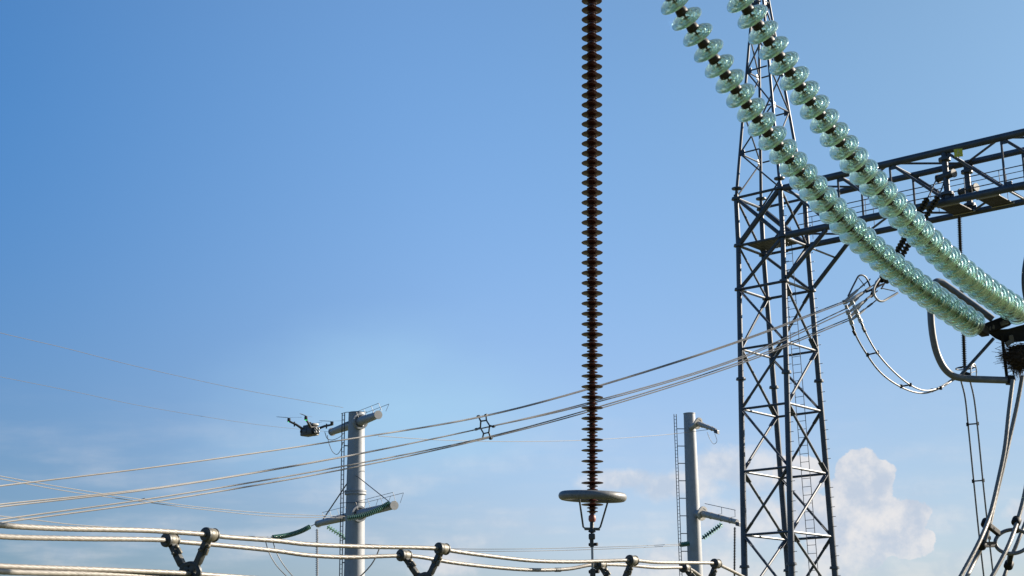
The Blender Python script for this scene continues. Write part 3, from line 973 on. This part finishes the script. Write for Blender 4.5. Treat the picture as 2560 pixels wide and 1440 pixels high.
# ------------------------------------------------------------------ six-wire bundle rising to the gantry
HW = 'six wire bundle rising to the gantry beam'
def dline(x):
    return piece((-100, 0, 400, 850, 1212, 1500, 1850, 2115), (34.5, 36, 40, 45.5, 50, 53, 57, 60), x)
TOP = [(-100, 1228), (0, 1215), (400, 1166), (850, 1101), (1203, 1041), (1455, 976), (1850, 851), (2113, 752)]
MID = [(-100, 1274), (0, 1261), (400, 1218), (850, 1143), (1190, 1074), (1455, 1011), (1850, 893), (2114, 772)]
LOW = [(-100, 1315), (0, 1299), (400, 1243), (850, 1167), (1208, 1095), (1455, 1029), (1850, 905), (2122, 796)]
lt = '%s wire of the %s pair in the six wire bundle rising to the lattice tower'
for base, nm, shift in ((TOP, 'top', ((0, 0), (0, 1), (1, 2))), (MID, 'middle', ((0, 0),)), (LOW, 'lowest', ((0, 0),))):
    for k in (0, 1):
        off = {'top': ((0, 0, 0, 0, 1.5, 2, 3, 4)), 'middle': ((6, 6, 2, 1, 0, 4, 4, 8)), 'lowest': ((8, 8, 9, 8, 3, 5, 5, 5))}[nm] if k else (0,) * 8
        wire(lt % (('lower' if k else 'upper'), nm), [(x, y + off[i], dline(x) + (-.45 if k else .0)) for i, (x, y) in enumerate(base)], .022, MT['thinwire'], HW, 'overhead_conductor', 'cable', 6, 12)
hx = thing('hexagon_spacer', 'small hexagonal six arm spacer on the thin wire bundle left of the brown insulator', 'spacer', spot(1212, 1068, 50))
cl = [(1196, 1041), (1215, 1038), (1234, 1066), (1227, 1096), (1206, 1097), (1191, 1073)]
hexp = [(1202, 1053), (1216, 1051), (1224, 1064), (1222, 1081), (1209, 1084), (1201, 1069)]
dep = [50.2, 49.7, 49.5, 49.7, 50.2, 50.4]
tubepart('frame', [spot(x, y, d) for (x, y), d in zip(hexp, dep)], .027, MT['tower'], hx, 6, True)
for (x, y), (u, v), d in zip(cl, hexp, dep):
    a = tubepart('arm', [spot(u, v, d), spot(x, y, d)], [.03, .022], MT['tower'], hx, 6)
    bm = NB(); add_lathe(bm, [(0, -.07), (.045, -.07), (.045, .07), (0, .07)], 8, spot(x, y, d) - hx.location, spot(x + 20, y - 5, d + .8) - spot(x, y, d))
    subpart('clamp', bm, MT['cast'], a)

# end hardware of that bundle
hwd = thing('dead_end_hardware', 'cluster of pale clamps and links where the six wire bundle meets the black strings', 'hardware', spot(2150, 740, 60))
CFm = MT['arm']
ends = [(2113, 752, 60.2), (2117, 756, 59.7), (2114, 772, 60.4), (2120, 782, 59.6), (2122, 796, 60.2), (2127, 801, 59.7)]
yk = spot(2184, 722, 60.6)
for i, (x, y, d) in enumerate(ends):
    a = spot(x, y, d); q = yk + Vector(((i % 2) * .25 - .1, 0, (2.5 - i) * .16))
    tubepart('dead_end_clamp', [a, a.lerp(q, .25), a.lerp(q, .5)], [.045, .065, .045], CFm, hwd, 8)
    rodpart('extension_link', a.lerp(q, .5), q, .025, MT['cast'], hwd, 6)
    c_ = a.lerp(q, .62)
    beampart('turnbuckle', c_, a.lerp(q, .78), .09, .06, MT['cast'] if i % 2 else CFm, hwd)
beampart('yoke', spot(2172, 728, 60.6), spot(2202, 712, 60.9), .42, .06, IR, hwd)
beampart('yoke', spot(2178, 742, 60.6), spot(2194, 702, 60.8), .20, .10, IR, hwd)
for pts_, r_, m_ in (([(2120, 741, 60.1), (2138, 705, 60.2), (2147, 690, 60.3), (2156, 688, 60.4), (2165, 694, 60.5), (2176, 718, 60.6)], .035, MT['tower']),
                     ([(2198, 696, 60.5), (2188, 712, 60.3), (2184, 724, 60.2), (2187, 740, 60.2), (2196, 751, 60.2), (2206, 753, 60.3), (2220, 746, 60.5), (2244, 732, 60.8)], .045, MT['arm'])):
    tubepart('shield_ring', spline([spot(*p) for p in pts_], 6), r_, m_, hwd, 10)
rodpart('ring_stay', spot(2202, 720, 60.6), spot(2238, 728, 60.8), .02, MT['cast'], hwd, 6)
rodpart('ring_stay', spot(2147, 695, 60.3), spot(2162, 715, 60.5), .018, MT['cast'], hwd, 6)
for (x0, y0, x1, y1, d) in ((2110, 749, 2135, 826, 60.0), (2129, 752, 2158, 818, 59.8)):
    pa_, pb_ = spot(x0, y0, d), spot(x1, y1, d)
    for k in range(6):
        rodpart('terminal_clamp', pa_.lerp(pb_, (k + .05) / 6), pa_.lerp(pb_, (k + .9) / 6), (.085, .06, .09, .065, .08, .05)[k], MT['cast'] if k == 5 else CFm, hwd, 8)
# black insulator strings from the beam to that hardware
def ribbed(name, label, cat, a, b, r, pitch, group, mat=MT['black'], core=.03, small_=None, ends_=.25, mat2=None):
    root = thing(name, label, cat, a, group)
    ax = (b - a).normalized(); ln = (b - a).length
    rodpart('core', a, b, core, mat2 or mat, root, 8)
    bm = NB()
    add_lathe(bm, [(core, r * .28), (r * .6, r * .18), (r, 0), (r * .97, -r * .06), (r * .55, -r * .05), (core, -r * .16)], 16)
    proto = link_mesh('shed', bm, mat)
    s, u = frame(ax)
    m = Matrix(((s.x, u.x, -ax.x, 0), (s.y, u.y, -ax.y, 0), (s.z, u.z, -ax.z, 0), (0, 0, 0, 1)))
    if m.determinant() < 0:
        m = Matrix(((u.x, s.x, -ax.x, 0), (u.y, s.y, -ax.y, 0), (u.z, s.z, -ax.z, 0), (0, 0, 0, 1)))
    z = ends_; f = True
    while z < ln - ends_:
        mw = Matrix.Translation(ax * z) @ m
        if f:
            proto.parent = root; proto.matrix_local = mw; f = False
        else:
            copy_part(proto, root, mw)
        z += pitch
    return root
db = (chord(0, 1, nodes[3]) - EYE).dot(FWD)
bs = 'black disc strings tying the thin bundle to the gantry'
ribbed('insulator_string', 'left of two black disc strings slanting from the gantry beam behind green glass', 'insulator', spot(2322, 490, db - .6), spot(2193, 716, 60.6), .135, .19, bs)
ribbed('insulator_string', 'right of two black disc strings slanting from the gantry beam behind green glass', 'insulator', spot(2349, 486, db - .6), spot(2203, 722, 60.9), .135, .19, bs)
for (x0, y0, x1, y1) in ((2341, 448, 2322, 490), (2366, 440, 2349, 486)):
    root = thing('link_chain', 'thin pale link chain from the gantry cross pipe to the %s black string' % ('left' if x0 < 2350 else 'right'), 'link', spot(x0, y0, db - .1), 'link chains under the gantry')
    pa_, pb_ = spot(x0, y0, db - .1), spot(x1, y1, db - .6)
    for k in range(6):
        rodpart('link', pa_.lerp(pb_, (k + .06) / 6), pa_.lerp(pb_, (k + .94) / 6), .03, MT['arm'] if k % 2 else MT['cast'], root, 6)
# hanging long rod from the beam with its rings
dh = (chord(1, 0, nodes[3]) - EYE).dot(FWD)
ha = spot(2398, 540, dh - .6)
def down_to(y):
    return Vector((ha.x, ha.y, z_at(y, 0, ha)))
hb = down_to(925)
hb = hb + Vector((.02, 0, 0))
rod = ribbed('long_rod_insulator', 'slim black ribbed rod hanging from the gantry beam at right, partly behind the glass', 'insulator', ha, spot(2412, 925, dh - .6), .115, .075, None, core=.062, ends_=.1)
rings_ = thing('grading_ring', 'pair of thin grading rings at the foot of the slim black rod', 'corona ring', spot(2412, 918, dh - .6))
c_ = spot(2413, 920, dh - .6)
tubepart('ring', [c_ + .38 * (math.cos(a) * Vector((1, 0, .05)) + math.sin(a) * Vector((0, 1, 0))) for a in [2 * math.pi * k / 32 for k in range(32)]], .028, MT['tower'], rings_, 8, True)
c2_ = spot(2434, 932, dh - .8)
tubepart('ring', [c2_ + .38 * (math.cos(a) * Vector((.55, .8, 0)) + math.sin(a) * Vector((.12, 0, 1))) for a in [2 * math.pi * k / 32 for k in range(32)]], .028, MT['arm'], rings_, 8, True)
beampart('ring_clamp', spot(2404, 932, dh - .6), spot(2424, 938, dh - .6), .16, .16, IR, rings_)
rodpart('ring_spoke', c2_ - Vector((.18, .3, .05)), c2_ + Vector((.18, .28, .12)), .015, MT['tower'], rings_, 6)
rodpart('ring_spoke', c_ - Vector((.37, 0, 0)), c_ + Vector((.37, 0, 0)), .018, MT['tower'], rings_, 6)
# jumper pairs
JG = 'jumper cables beyond the glass strings'
wire('outer of two thin jumper cables looping from the clamp cluster to the black rod', [(2121, 784, 60), (2128, 810, 60), (2138, 835, 60.1), (2160, 875, 60.3), (2200, 930, 60.8), (2253, 968, 61.6), (2305, 983, 62.5), (2345, 973, 63.2), (2388, 948, dh - .8), (2402, 942, dh - .7)],
     .034, MT['thinwire'], JG, 'jumper_cable', 'cable', 8, 8)
wire('inner of two thin jumper cables looping from the clamp cluster to the black rod', [(2141, 780, 59.8), (2152, 806, 59.8), (2163, 830, 60), (2190, 878, 60.3), (2230, 925, 60.9), (2275, 962, 61.6), (2310, 976, 62.3), (2340, 972, 63), (2375, 952, dh - 1), (2396, 936, dh - .9)],
     .034, MT['thinwire'], JG, 'jumper_cable', 'cable', 8, 8)
for (x0, y0, x1, y1, d, lab) in ((2169, 887, 2194, 881, 60.4, 'small dark spacer bar on the jumper loop, the higher one'), (2253, 966, 2276, 962, 61.6, 'small dark spacer bar on the jumper loop, at its lowest bend'),
                                 (2330, 976, 2352, 970, 63.1, 'small dark spacer bar on the jumper loop, near the black rod'),
                                 (2419, 1061, 2444, 1059, dh - .6, 'small dark spacer bar on the two hanging dark cables, upper'), (2433, 1203, 2458, 1201, dh - .6, 'small dark spacer bar on the two hanging dark cables, lower'),
                                 (2450, 1347, 2474, 1345, dh - .6, 'small dark spacer bar on the two hanging dark cables, behind the ring spacer')):
    sb = thing('spacer_bar', lab, 'spacer', spot(x0, y0, d), 'spacer bars on the jumper cables')
    beampart('bar', spot(x0, y0, d), spot(x1, y1, d), .07, .05, MT['iron'], sb)
    for x, y in ((x0, y0), (x1, y1)):
        bm = NB(); add_lathe(bm, [(0, -.07), (.06, -.07), (.06, .07), (0, .07)], 8, spot(x, y, d) - sb.location)
        link_mesh('clamp', bm, MT['iron'], sb)
for (x, y, d) in ((2136, 832, 60.1), (2160, 824, 60.0)):
    cj = thing('cable_clamp', 'small black clamp on the %s jumper cable below the dead end clamps' % ('left' if x < 2150 else 'right'), 'clamp', spot(x, y, d), 'black clamps on the jumper cables')
    rodpart('sleeve', spot(x - 3, y - 6, d), spot(x + 3, y + 6, d), .06, MT['iron'], cj, 8)
wire('left of two thin dark cables hanging from the slim black rod', [(2402, 950, dh - .6), (2412, 990, dh - .6), (2420, 1060, dh - .6), (2434, 1200, dh - .6), (2448, 1340, dh - .6), (2460, 1445, dh - .6), (2470, 1540, dh - .6)], .036, MT['thinwire'], JG, 'jumper_cable', 'cable', 8, 8)
wire('right of two thin dark cables hanging from the slim black rod', [(2424, 948, dh - .7), (2434, 990, dh - .7), (2443, 1060, dh - .7), (2457, 1200, dh - .7), (2472, 1340, dh - .7), (2484, 1445, dh - .7), (2494, 1540, dh - .7)], .036, MT['thinwire'], JG, 'jumper_cable', 'cable', 8, 8)

# ------------------------------------------------------------------ steel poles
PM, AM = MT['pole'], MT['arm']
def vertical_at(c, y):
    return Vector((c.x, c.y, z_at(y, 0, c)))
LC = spot(888, 1287, 100.0)
lp = thing('steel_pole', 'thick grey tubular pole with two slanting arms, behind the drone', 'pole', Vector((LC.x, LC.y, 0)))
ztop = z_at(1031, 0, LC); zfl = z_at(1232, 0, LC)
bm = NB(); add_tube(bm, [Vector((LC.x, LC.y, z)) for z in (0, zfl, ztop)], [.86, .60, .525], 40, lp.location)
sh = link_mesh('shaft', bm, PM, lp)
bm = NB(); add_lathe(bm, [(.55, -.17), (.70, -.12), (.70, -.02), (.66, -.01), (.66, .05), (.70, .06), (.70, .15), (.54, .16)], 36, Vector((0, 0, zfl)))
subpart('flange', bm, PM, sh)
AL_ = R(28.5)
ad = Vector((math.sin(AL_), -math.cos(AL_), 0)); asd = Vector((math.cos(AL_), math.sin(AL_), 0))
def pole_arm(root, c, d, length, r0, r1, plate=True, m=PM):
    bm = NB(); add_tube(bm, [c, c + d * length], [r0, r1], 10, root.location)
    ar = link_mesh('arm', bm, m, root)
    if plate:
        sd = Vector((-d.y, d.x, 0))
        bm = NB(); add_lathe(bm, [(0, -.03), (r1 * 1.28, -.03), (r1 * 1.28, .03), (0, .03)], 12, c + d * (length + .03) - root.location, d)
        subpart('end_plate', bm, AM, ar, False)
    return ar
zlow, zhi = z_at(1287, 0, LC), z_at(1057, 0, LC)
cl_, ch_ = Vector((LC.x, LC.y, zlow)), Vector((LC.x, LC.y, zhi))
pole_arm(lp, cl_, ad, 6.1, .28, .22); pole_arm(lp, cl_, -ad, 6.4, .28, .21)
pole_arm(lp, ch_, ad, 3.5, .33, .22); pole_arm(lp, ch_, -ad, 4.2, .33, .22)
for c, rr in ((cl_, .66), (ch_, .62)):
    bm = NB(); add_lathe(bm, [(.40, .5), (.52, .5), (.52, rr + .08), (.40, rr + .08)], 20, c - lp.location, ad)
    link_mesh('arm_collar', bm, PM, lp)
def handrail(root, c, d, l0, l1, h, off, r=.015):
    sd = Vector((-d.y, d.x, 0)) * off
    n = 4
    a = c + d * l0 + sd + Vector((0, 0, h)); b = c + d * l1 + sd + Vector((0, 0, h))
    rodpart('hand_rail', a, b, r, S, root, 6)
    for k in range(n):
        p = a.lerp(b, k / (n - 1))
        rodpart('rail_post', p, p - Vector((0, 0, h - .1)) - sd * .6, r * .9, S, root, 6)
handrail(lp, cl_, ad, .9, 6.7, .72, .35); handrail(lp, cl_, ad, .9, 6.7, .72, -.35)
handrail(lp, cl_, -ad, 1.0, 5.0, .6, .3)
handrail(lp, ch_, ad, .8, 4.4, .58, .35); handrail(lp, ch_, ad, .8, 4.4, .58, -.35)
tubepart('hand_rail', [ch_ + Vector((-.95, -.4, .55)), ch_ + Vector((-.6, -.75, .58)), ch_ + Vector((.4, -.72, .6)), ch_ + ad * .9 + Vector((.3, 0, .58))], .022, S, lp, 6)
tubepart('hand_rail', [cl_ + Vector((-.95, -.4, .7)), cl_ + Vector((-.6, -.75, .7)), cl_ + Vector((.4, -.72, .72)), cl_ + ad * .9 + Vector((.3, 0, .72))], .022, S, lp, 6)
apx = Vector((LC.x + .1, LC.y - .6, z_at(1192, 0, LC)))
rodpart('stay_rod', apx, cl_ + ad * 5.6 + Vector((0, 0, .2)), .028, S, lp, 6)
rodpart('stay_rod', apx + Vector((-.3, .2, 0)), cl_ - ad * 5.6 + Vector((0, 0, .2)), .045, S, lp, 6)
def pole_ladder(root, c, dxm, dym, ztop_, z0, w, step):
    for s in (0, 1):
        rodpart('ladder_rail', Vector((c.x + dxm + s * w, c.y + dym, 0.3)), Vector((c.x + dxm + s * w, c.y + dym, ztop_)), .035, S, root, 6)
    z = z0; k = 0
    while z < ztop_:
        rodpart('ladder_rung', Vector((c.x + dxm, c.y + dym, z)), Vector((c.x + dxm + w, c.y + dym, z)), .02, S, root, 6)
        if k % 5 == 0:
            rodpart('ladder_bracket', Vector((c.x + dxm + w, c.y + dym, z + .1)), Vector((c.x - .45, c.y, z + .1)), .04, S, root, 6)
        z += .3; k += 1
pole_ladder(lp, LC, -.93, -.1, ztop - .05, 5.0, .16, .3)

RCp = spot(1733, 1287, 133.0)
rp = thing('steel_pole', 'slimmer grey tubular pole with two short white arms, left of the lattice tower', 'pole', Vector((RCp.x, RCp.y, 0)))
rtop = z_at(1034, 0, RCp)
bm = NB(); add_tube(bm, [Vector((RCp.x, RCp.y, z)) for z in (0, RCp.z, rtop)], [.78, .60, .50], 40, rp.location)
link_mesh('shaft', bm, PM, rp)
bm = NB(); add_lathe(bm, [(.0, .06), (.45, .05), (.53, .03), (.53, -.03), (.48, -.04)], 36, Vector((0, 0, rtop)))
link_mesh('top_cap', bm, PM, rp)
for (x0, y0, x1, y1, r0, r1, rf) in ((1746, 1059, 1789, 1075, .21, .15, .52), (1757, 1284, 1843, 1305, .28, .22, .62)):
    a, b = spot(x0, y0, 132.0), spot(x1, y1, 132.0 - (x1 - x0) * .032)
    d = (b - a).normalized()
    c = Vector((RCp.x, RCp.y, a.z + .05))
    bm = NB(); add_tube(bm, [c, a - d * .08], [r0 * 1.2, r0 * 1.2], 16, rp.location)
    st = link_mesh('stub', bm, PM, rp)
    bm = NB(); add_lathe(bm, [(.05, -.10), (rf, -.10), (rf, .0), (rf * .72, .01), (rf * .70, -.02), (.05, -.02)], 28, a - rp.location, d)
    link_mesh('flange', bm, AM, rp)
    bm = NB(); add_tube(bm, [a + d * .0, b], [r0 * 1.05, r1], 16, rp.location)
    ar = link_mesh('arm', bm, AM, rp)
    bm = NB(); add_box(bm, b + d * .1 - Vector((0, 0, r1 * .7)), .4, .3, .34, (d, Vector((-d.y, d.x, 0)).normalized(), Vector((0, 0, 1))), rp.location, .03)
    subpart('tip_bracket', bm, S, ar, False)
    if y0 > 1200:
        h1, h2 = a + Vector((.2, 0, .85)), b + Vector((-.1, 0, .98))
        tubepart('hand_rail', [h1, h1.lerp(h2, .5), h2], .028, S, rp, 6)
        for f in (.55, .98):
            p = h1.lerp(h2, f)
            tubepart('rail_post', [p, p - Vector((0, 0, .55)), p - Vector((.3, .05, .6)), p - Vector((.35, .0, .95))], .024, S, rp, 6)
    for f in (.25, .55, .8):
        p = a.lerp(b, f); rr = (r0 * (1 - f) + r1 * f) * 1.05
        bm = NB(); add_lathe(bm, [(rr, -.03), (rr + .03, -.03), (rr + .03, .03), (rr, .03)], 16, p - rp.location, d)
        subpart('band', bm, AM, ar)
pole_ladder(rp, RCp, -1.35, -.1, rtop - .05, 5.0, .2, .3)

# glass strings and slender insulators on the poles
TG = MT['teal']
pg = 'small green insulator strings on the steel poles'

def sag_string(label, pixel_pts, group):
    pts = spline([spot(*s) for s in pixel_pts], 12)  # string path comes from image pixels plus a depth for each
    root = thing('insulator_string', label, 'insulator', pts[0], group)
    bm = NB(); add_tube(bm, pts, .05, 8, root.location); link_mesh('core', bm, TG, root)
    bm = NB(); add_lathe(bm, [(.05, .05), (.10, .04), (.165, .012), (.172, -.012), (.165, -.03), (.09, -.015), (.05, -.03)], 18)
    proto = link_mesh('shed', bm, TG); f = True
    run, nxt = 0, .1
    for i in range(1, len(pts)):
        seg = (pts[i] - pts[i - 1]).length
        while nxt < run + seg:
            p = pts[i - 1].lerp(pts[i], (nxt - run) / seg)
            ax = (pts[i - 1] - pts[i]).normalized(); s, u = frame(ax)
            m = Matrix(((s.x, u.x, ax.x, 0), (s.y, u.y, ax.y, 0), (s.z, u.z, ax.z, 0), (0, 0, 0, 1)))
            if m.determinant() < 0:
                m = Matrix(((u.x, s.x, ax.x, 0), (u.y, s.y, ax.y, 0), (u.z, s.z, ax.z, 0), (0, 0, 0, 1)))
            mw = Matrix.Translation(p - root.location) @ m
            if f:
                proto.parent = root; proto.matrix_local = mw; f = False
            else:
                copy_part(proto, root, mw)
            nxt += .125
        run += seg
    return root
sag_string('short teal glass string drooping down left from the left pole lower arm tip', [(776, 1316, 105.6), (752, 1328, 105), (720, 1338, 104.2), (681, 1344, 103)], pg)
lc_ = thing('link', 'thin steel link between the left pole lower arm tip and the teal string', 'link', spot(776, 1316, 105.6))
rodpart('rod', spot(776, 1316, 105.6), spot(791, 1309, 106), .03, S, lc_, 6)
rodpart('shackle', spot(789, 1310, 105.9), spot(794, 1307, 106.1), .06, MT['cast'], lc_, 8)
sag_string('sagging green glass string with bright glints crossing in front of the left pole', [(974, 1258, 95), (940, 1277, 94.3), (905, 1290, 93.8), (868, 1296, 93.4)], pg)
ribbed('insulator_string', 'spiky green string slanting under the lower arm of the left pole', 'insulator', spot(818, 1316, 104.5), spot(866, 1347, 104), .17, .2, pg, TG, .04, ends_=.1)
ribbed('insulator_string', 'spiky green string slanting from the right pole lower arm back to its shaft', 'insulator', spot(1806, 1310, 130.6), spot(1755, 1347, 131.5), .24, .24, pg, TG, .06, ends_=.15)
ribbed('insulator_string', 'stubby dark green string end left of the right pole', 'insulator', spot(1722, 1359, 131), spot(1700, 1362, 130.5), .22, .2, pg, TG, .08, ends_=.05)
ribbed('long_rod_insulator', 'thin pale striped rod hanging from the left pole lower arm tip', 'insulator', spot(793, 1322, 106), spot(793, 1480, 106), .13, .13, 'slender rods hanging from the pole arms', PM, .05, ends_=.1)
ribbed('long_rod_insulator', 'thin dark striped rod hanging from the right pole lower arm tip', 'insulator', spot(1837, 1318, 130.2), spot(1836, 1445, 130.2), .13, .13, 'slender rods hanging from the pole arms', MT['black'], .06, ends_=.1)

# ------------------------------------------------------------------ thin far wires
TWM = MT['thinwire']
wire('thin single wire high on the left sagging down to the left pole top', [(-60, 816, 66), (0, 832, 68), (170, 872, 76), (350, 918, 83), (600, 973, 91), (858, 1019, 99)], .012, MT['darkwire'], None)
wire('thin single wire sagging behind the drone to the left pole top arm', [(-60, 930, 70), (0, 942, 72), (190, 980, 80), (350, 1014, 86), (640, 1061, 96), (826, 1080, 104)], .010, MT['darkwire'], None)
PW = 'paired thin wires to the left pole lower arm'
wire('upper wire of the pair crossing the rising bundle near the left edge', [(-60, 1178, 60), (0, 1190, 63), (180, 1222, 71), (350, 1248, 78), (520, 1270, 84), (690, 1284, 89), (862, 1291, 93.4)], .02, TWM, PW)
wire('lower wire of the pair crossing the rising bundle near the left edge', [(-60, 1185, 60), (0, 1197, 63), (180, 1230, 71), (340, 1252, 78), (520, 1275, 84), (690, 1291, 89), (862, 1295, 93.4)], .02, TWM, PW)
wire('short dark wire running down right at the left edge above the thick cables', [(-60, 1284, 58), (0, 1290, 60), (80, 1299, 64), (180, 1311, 69), (275, 1318, 73), (480, 1334, 85), (682, 1343, 103)], .022, TWM, None)
for x0, y0, x1, y1, d, lab in ((345, 1252, 362, 1246, 78, 'tiny spacer on the thin wire pair where it crosses the rising bundle'), (55, 1297, 70, 1298, 63, 'tiny dark spacer on the short dark wire at the left edge')):
    sb = thing('spacer_bar', lab, 'spacer', spot(x0, y0, d), 'tiny spacers on thin wires')
    beampart('bar', spot(x0, y0, d), spot(x1, y1, d), .05, .05, IR, sb)
wire('very thin wire strung between the upper arms of the two grey poles', [(946, 1090, 97), (1080, 1099, 102), (1200, 1103, 107), (1330, 1103.5, 112), (1450, 1101, 117), (1570, 1094, 123), (1700, 1083, 130), (1770, 1074, 130.5)], .022, TWM, None)
FW = 'far wire pair between the two grey poles'
wire('upper wire of the faint far pair between the poles just above the thick cables', [(905, 1360, 112), (1120, 1371.5, 115), (1280, 1372.5, 118), (1420, 1370, 122), (1580, 1365.5, 126), (1704, 1360, 130.5)], .024, TWM, FW)
wire('lower wire of the faint far pair between the poles just above the thick cables', [(905, 1366, 112), (1120, 1377, 115), (1280, 1378, 118), (1420, 1375.5, 122), (1580, 1370, 126), (1704, 1363.5, 130.5)], .024, TWM, FW)
JL = 'slack jumper loops under the left pole arms'
wire('slack thin loop hanging left below the teal string, outer', [(663, 1350, 103), (672, 1380, 103), (690, 1412, 103), (716, 1440, 103), (750, 1470, 103)], .03, TWM, JL, 'jumper_cable', 'cable')
wire('slack thin loop hanging left below the teal string, inner', [(681, 1350, 103), (690, 1378, 103), (706, 1408, 103), (728, 1436, 103), (760, 1468, 103)], .03, TWM, JL, 'jumper_cable', 'cable')
wire('slack grey loop curving down beside the right side of the left pole', [(948, 1372, 97), (940, 1392, 97), (928, 1412, 97), (912, 1430, 97), (890, 1450, 98)], .04, TWM, JL, 'jumper_cable', 'cable')
wire('small slack loop hanging under the left pole top arm beside the drone', [(812, 1080, 104), (818, 1096, 104), (828, 1100, 104), (845, 1095, 103.5), (858, 1086, 103)], .022, TWM, JL, 'jumper_cable', 'cable')
wire('longer slack loop hanging under the left pole top arm beside the drone', [(818, 1088, 104), (823, 1110, 104), (832, 1130, 104), (841, 1136, 104), (850, 1128, 103.7), (858, 1105, 103.4)], .022, TWM, JL, 'jumper_cable', 'cable')
wire('thin loop of wire hanging under the right pole upper arm', [(1768, 1080, 131), (1775, 1098, 131), (1785, 1110, 131), (1792, 1104, 131), (1787, 1084, 130.5)], .02, TWM, None, 'jumper_cable', 'cable')

# ------------------------------------------------------------------ drone
DD = 18.0
bc = spot(776, 1078, DD)
Fd = Vector((.71, -.70, 0)).normalized(); Rd = Vector((Fd.y, -Fd.x, 0)); Z = Vector((0, 0, 1))
dr = thing('drone', 'small dark grey quadcopter drone with round camera flying left of the left pole', 'drone', bc)
DM, DK = MT['drone'], MT['droneblk']
def dp(f, r, z):
    return bc + Fd * f + Rd * r + Z * z
bm = NB()
add_box(bm, dp(-.012, 0, -.002), .205, .13, .102, (Fd, Rd, Z), dr.location, .018)
add_box(bm, dp(-.02, 0, .055), .15, .085, .04, (Fd, Rd, Z), dr.location, .015)
link_mesh('body', bm, DM, dr)
bm = NB(); add_box(bm, dp(.065, 0, .066), .07, .09, .035, (Fd, Rd, Z), dr.location, .014)
link_mesh('nose', bm, DM, dr)
bm = NB(); add_box(bm, dp(-.02, .066, .0), .07, .006, .05, (Fd, Rd, Z), dr.location, .002)
link_mesh('battery_panel', bm, DK, dr)
bm = NB(); add_lathe(bm, [(0, 0), (.018, .0), (.018, .012), (.01, .02), (0, .02)], 14, dp(-.09, .056, .0) - dr.location, Rd - Fd)
link_mesh('side_sensor', bm, DK, dr)
bm = NB(); add_lathe(bm, [(0, 0), (.014, 0), (.014, .02), (0, .022)], 12, dp(.02, .02, .08) - dr.location, Z)
link_mesh('beacon', bm, DK, dr)
# gimbal camera with four lenses
bm = NB(); bmesh.ops.create_uvsphere(bm, u_segments=24, v_segments=16, radius=.042)
for v in bm.verts: v.co += dp(.09, .004, -.005) - dr.location
gim = link_mesh('gimbal', bm, DK, dr)
fd = (Fd + Vector((-.1, -.35, -.06))).normalized(); fr2 = Vector((fd.y, -fd.x, 0)).normalized(); fz = fr2.cross(fd).normalized()
if fz.z < 0: fz = -fz
hc = dp(.112, .006, -.006)
bm = NB(); add_box(bm, hc, .05, .072, .078, (fd, fr2, fz), dr.location, .012)
subpart('camera_head', bm, DK, gim)
for i in (-1, 1):
    for j in (-1, 1):
        c = hc + fd * .025 + fr2 * i * .0165 + fz * j * .018
        bm = NB(); add_lathe(bm, [(.0085, .0), (.0150, .0), (.0150, .007), (.0125, .008), (.0085, .003)], 16, c - dr.location, fd)
        subpart('lens_ring', bm, MT['silver'], gim)
        bm = NB(); add_lathe(bm, [(0, .002), (.010, .002), (.010, .0), (0, 0)], 14, c - dr.location, fd)
        subpart('lens', bm, MT['lens'], gim)
bm = NB(); add_box(bm, dp(.055, .0, -.05), .09, .09, .012, (Fd, Rd, Z), dr.location, .004)
link_mesh('belly_plate', bm, MT['clampface'], dr)
mots = [(-.155, .195, .135, 'rear'), (.150, .185, .120, 'front'), (.150, -.195, .098, 'front'), (-.150, -.18, .105, 'rear')]
for k, (f, r, z, w) in enumerate(mots):
    root_p = dp(math.copysign(.07, f), math.copysign(.05, r), .025)
    mp = dp(f, r, z)
    bm = NB(); add_tube(bm, [root_p, root_p.lerp(mp, .5) - Z * .002, mp - Z * .02], [.016, .0135, .0115], 10, dr.location)
    ar = link_mesh('arm', bm, DM, dr)
    bm = NB(); add_lathe(bm, [(0, -.026), (.017, -.026), (.019, -.02), (.019, .012), (.014, .018), (0, .018)], 18, mp - dr.location)
    subpart('motor', bm, DK, ar)
    if k < 2:
        bm = NB(); add_lathe(bm, [(0, -.031), (.007 + .003 * k, -.031), (.009 + .004 * k, -.0265), (0, -.0265)], 12, mp - dr.location)
        subpart('light', bm, MT['led'], ar)
    lg = root_p.lerp(mp, .62)
    if w == 'rear' or k == 2:
        bm = NB(); add_beam(bm, lg + Z * .018, lg - Z * .04, .008, .016, dr.location, .003); subpart('antenna_leg', bm, DM, ar)
    ang = (.35, 1.2, .1, 2.4)[k]
    bd = Vector((math.cos(ang), math.sin(ang), 0))
    if k == 0: bd = (RT * 1.0 - UP * .05 + FWD * .25); bd.z *= .6; bd.normalize()
    bs_ = Vector((-bd.y, bd.x, 0)).normalized()
    for s in (-1, 1):
        bm = NB()
        q = []
        for t_, wd, h_ in ((.008, .008, .0), (.035, .016, .002), (.08, .015, .004), (.125, .010, .006), (.145, .004, .007)):
            c = mp + Z * (.021 + h_) + bd * s * t_
            q.append([bm.verts.new(c - dr.location + bs_ * wd * a_ + Z * b_) for a_, b_ in ((-.5, .001), (.5, .004 if s > 0 else -.001), (.5, .0025 if s > 0 else -.0025), (-.5, -.0005))])
        for A_, B_ in zip(q[:-1], q[1:]):
            for i in range(4):
                bm.faces.new((A_[i], B_[i], B_[(i + 1) % 4], A_[(i + 1) % 4]))
        bm.faces.new(q[0]); bm.faces.new(q[-1][::-1])
        bmesh.ops.recalc_face_normals(bm, faces=bm.faces)
        subpart('propeller_blade', bm, MT['prop'], ar)
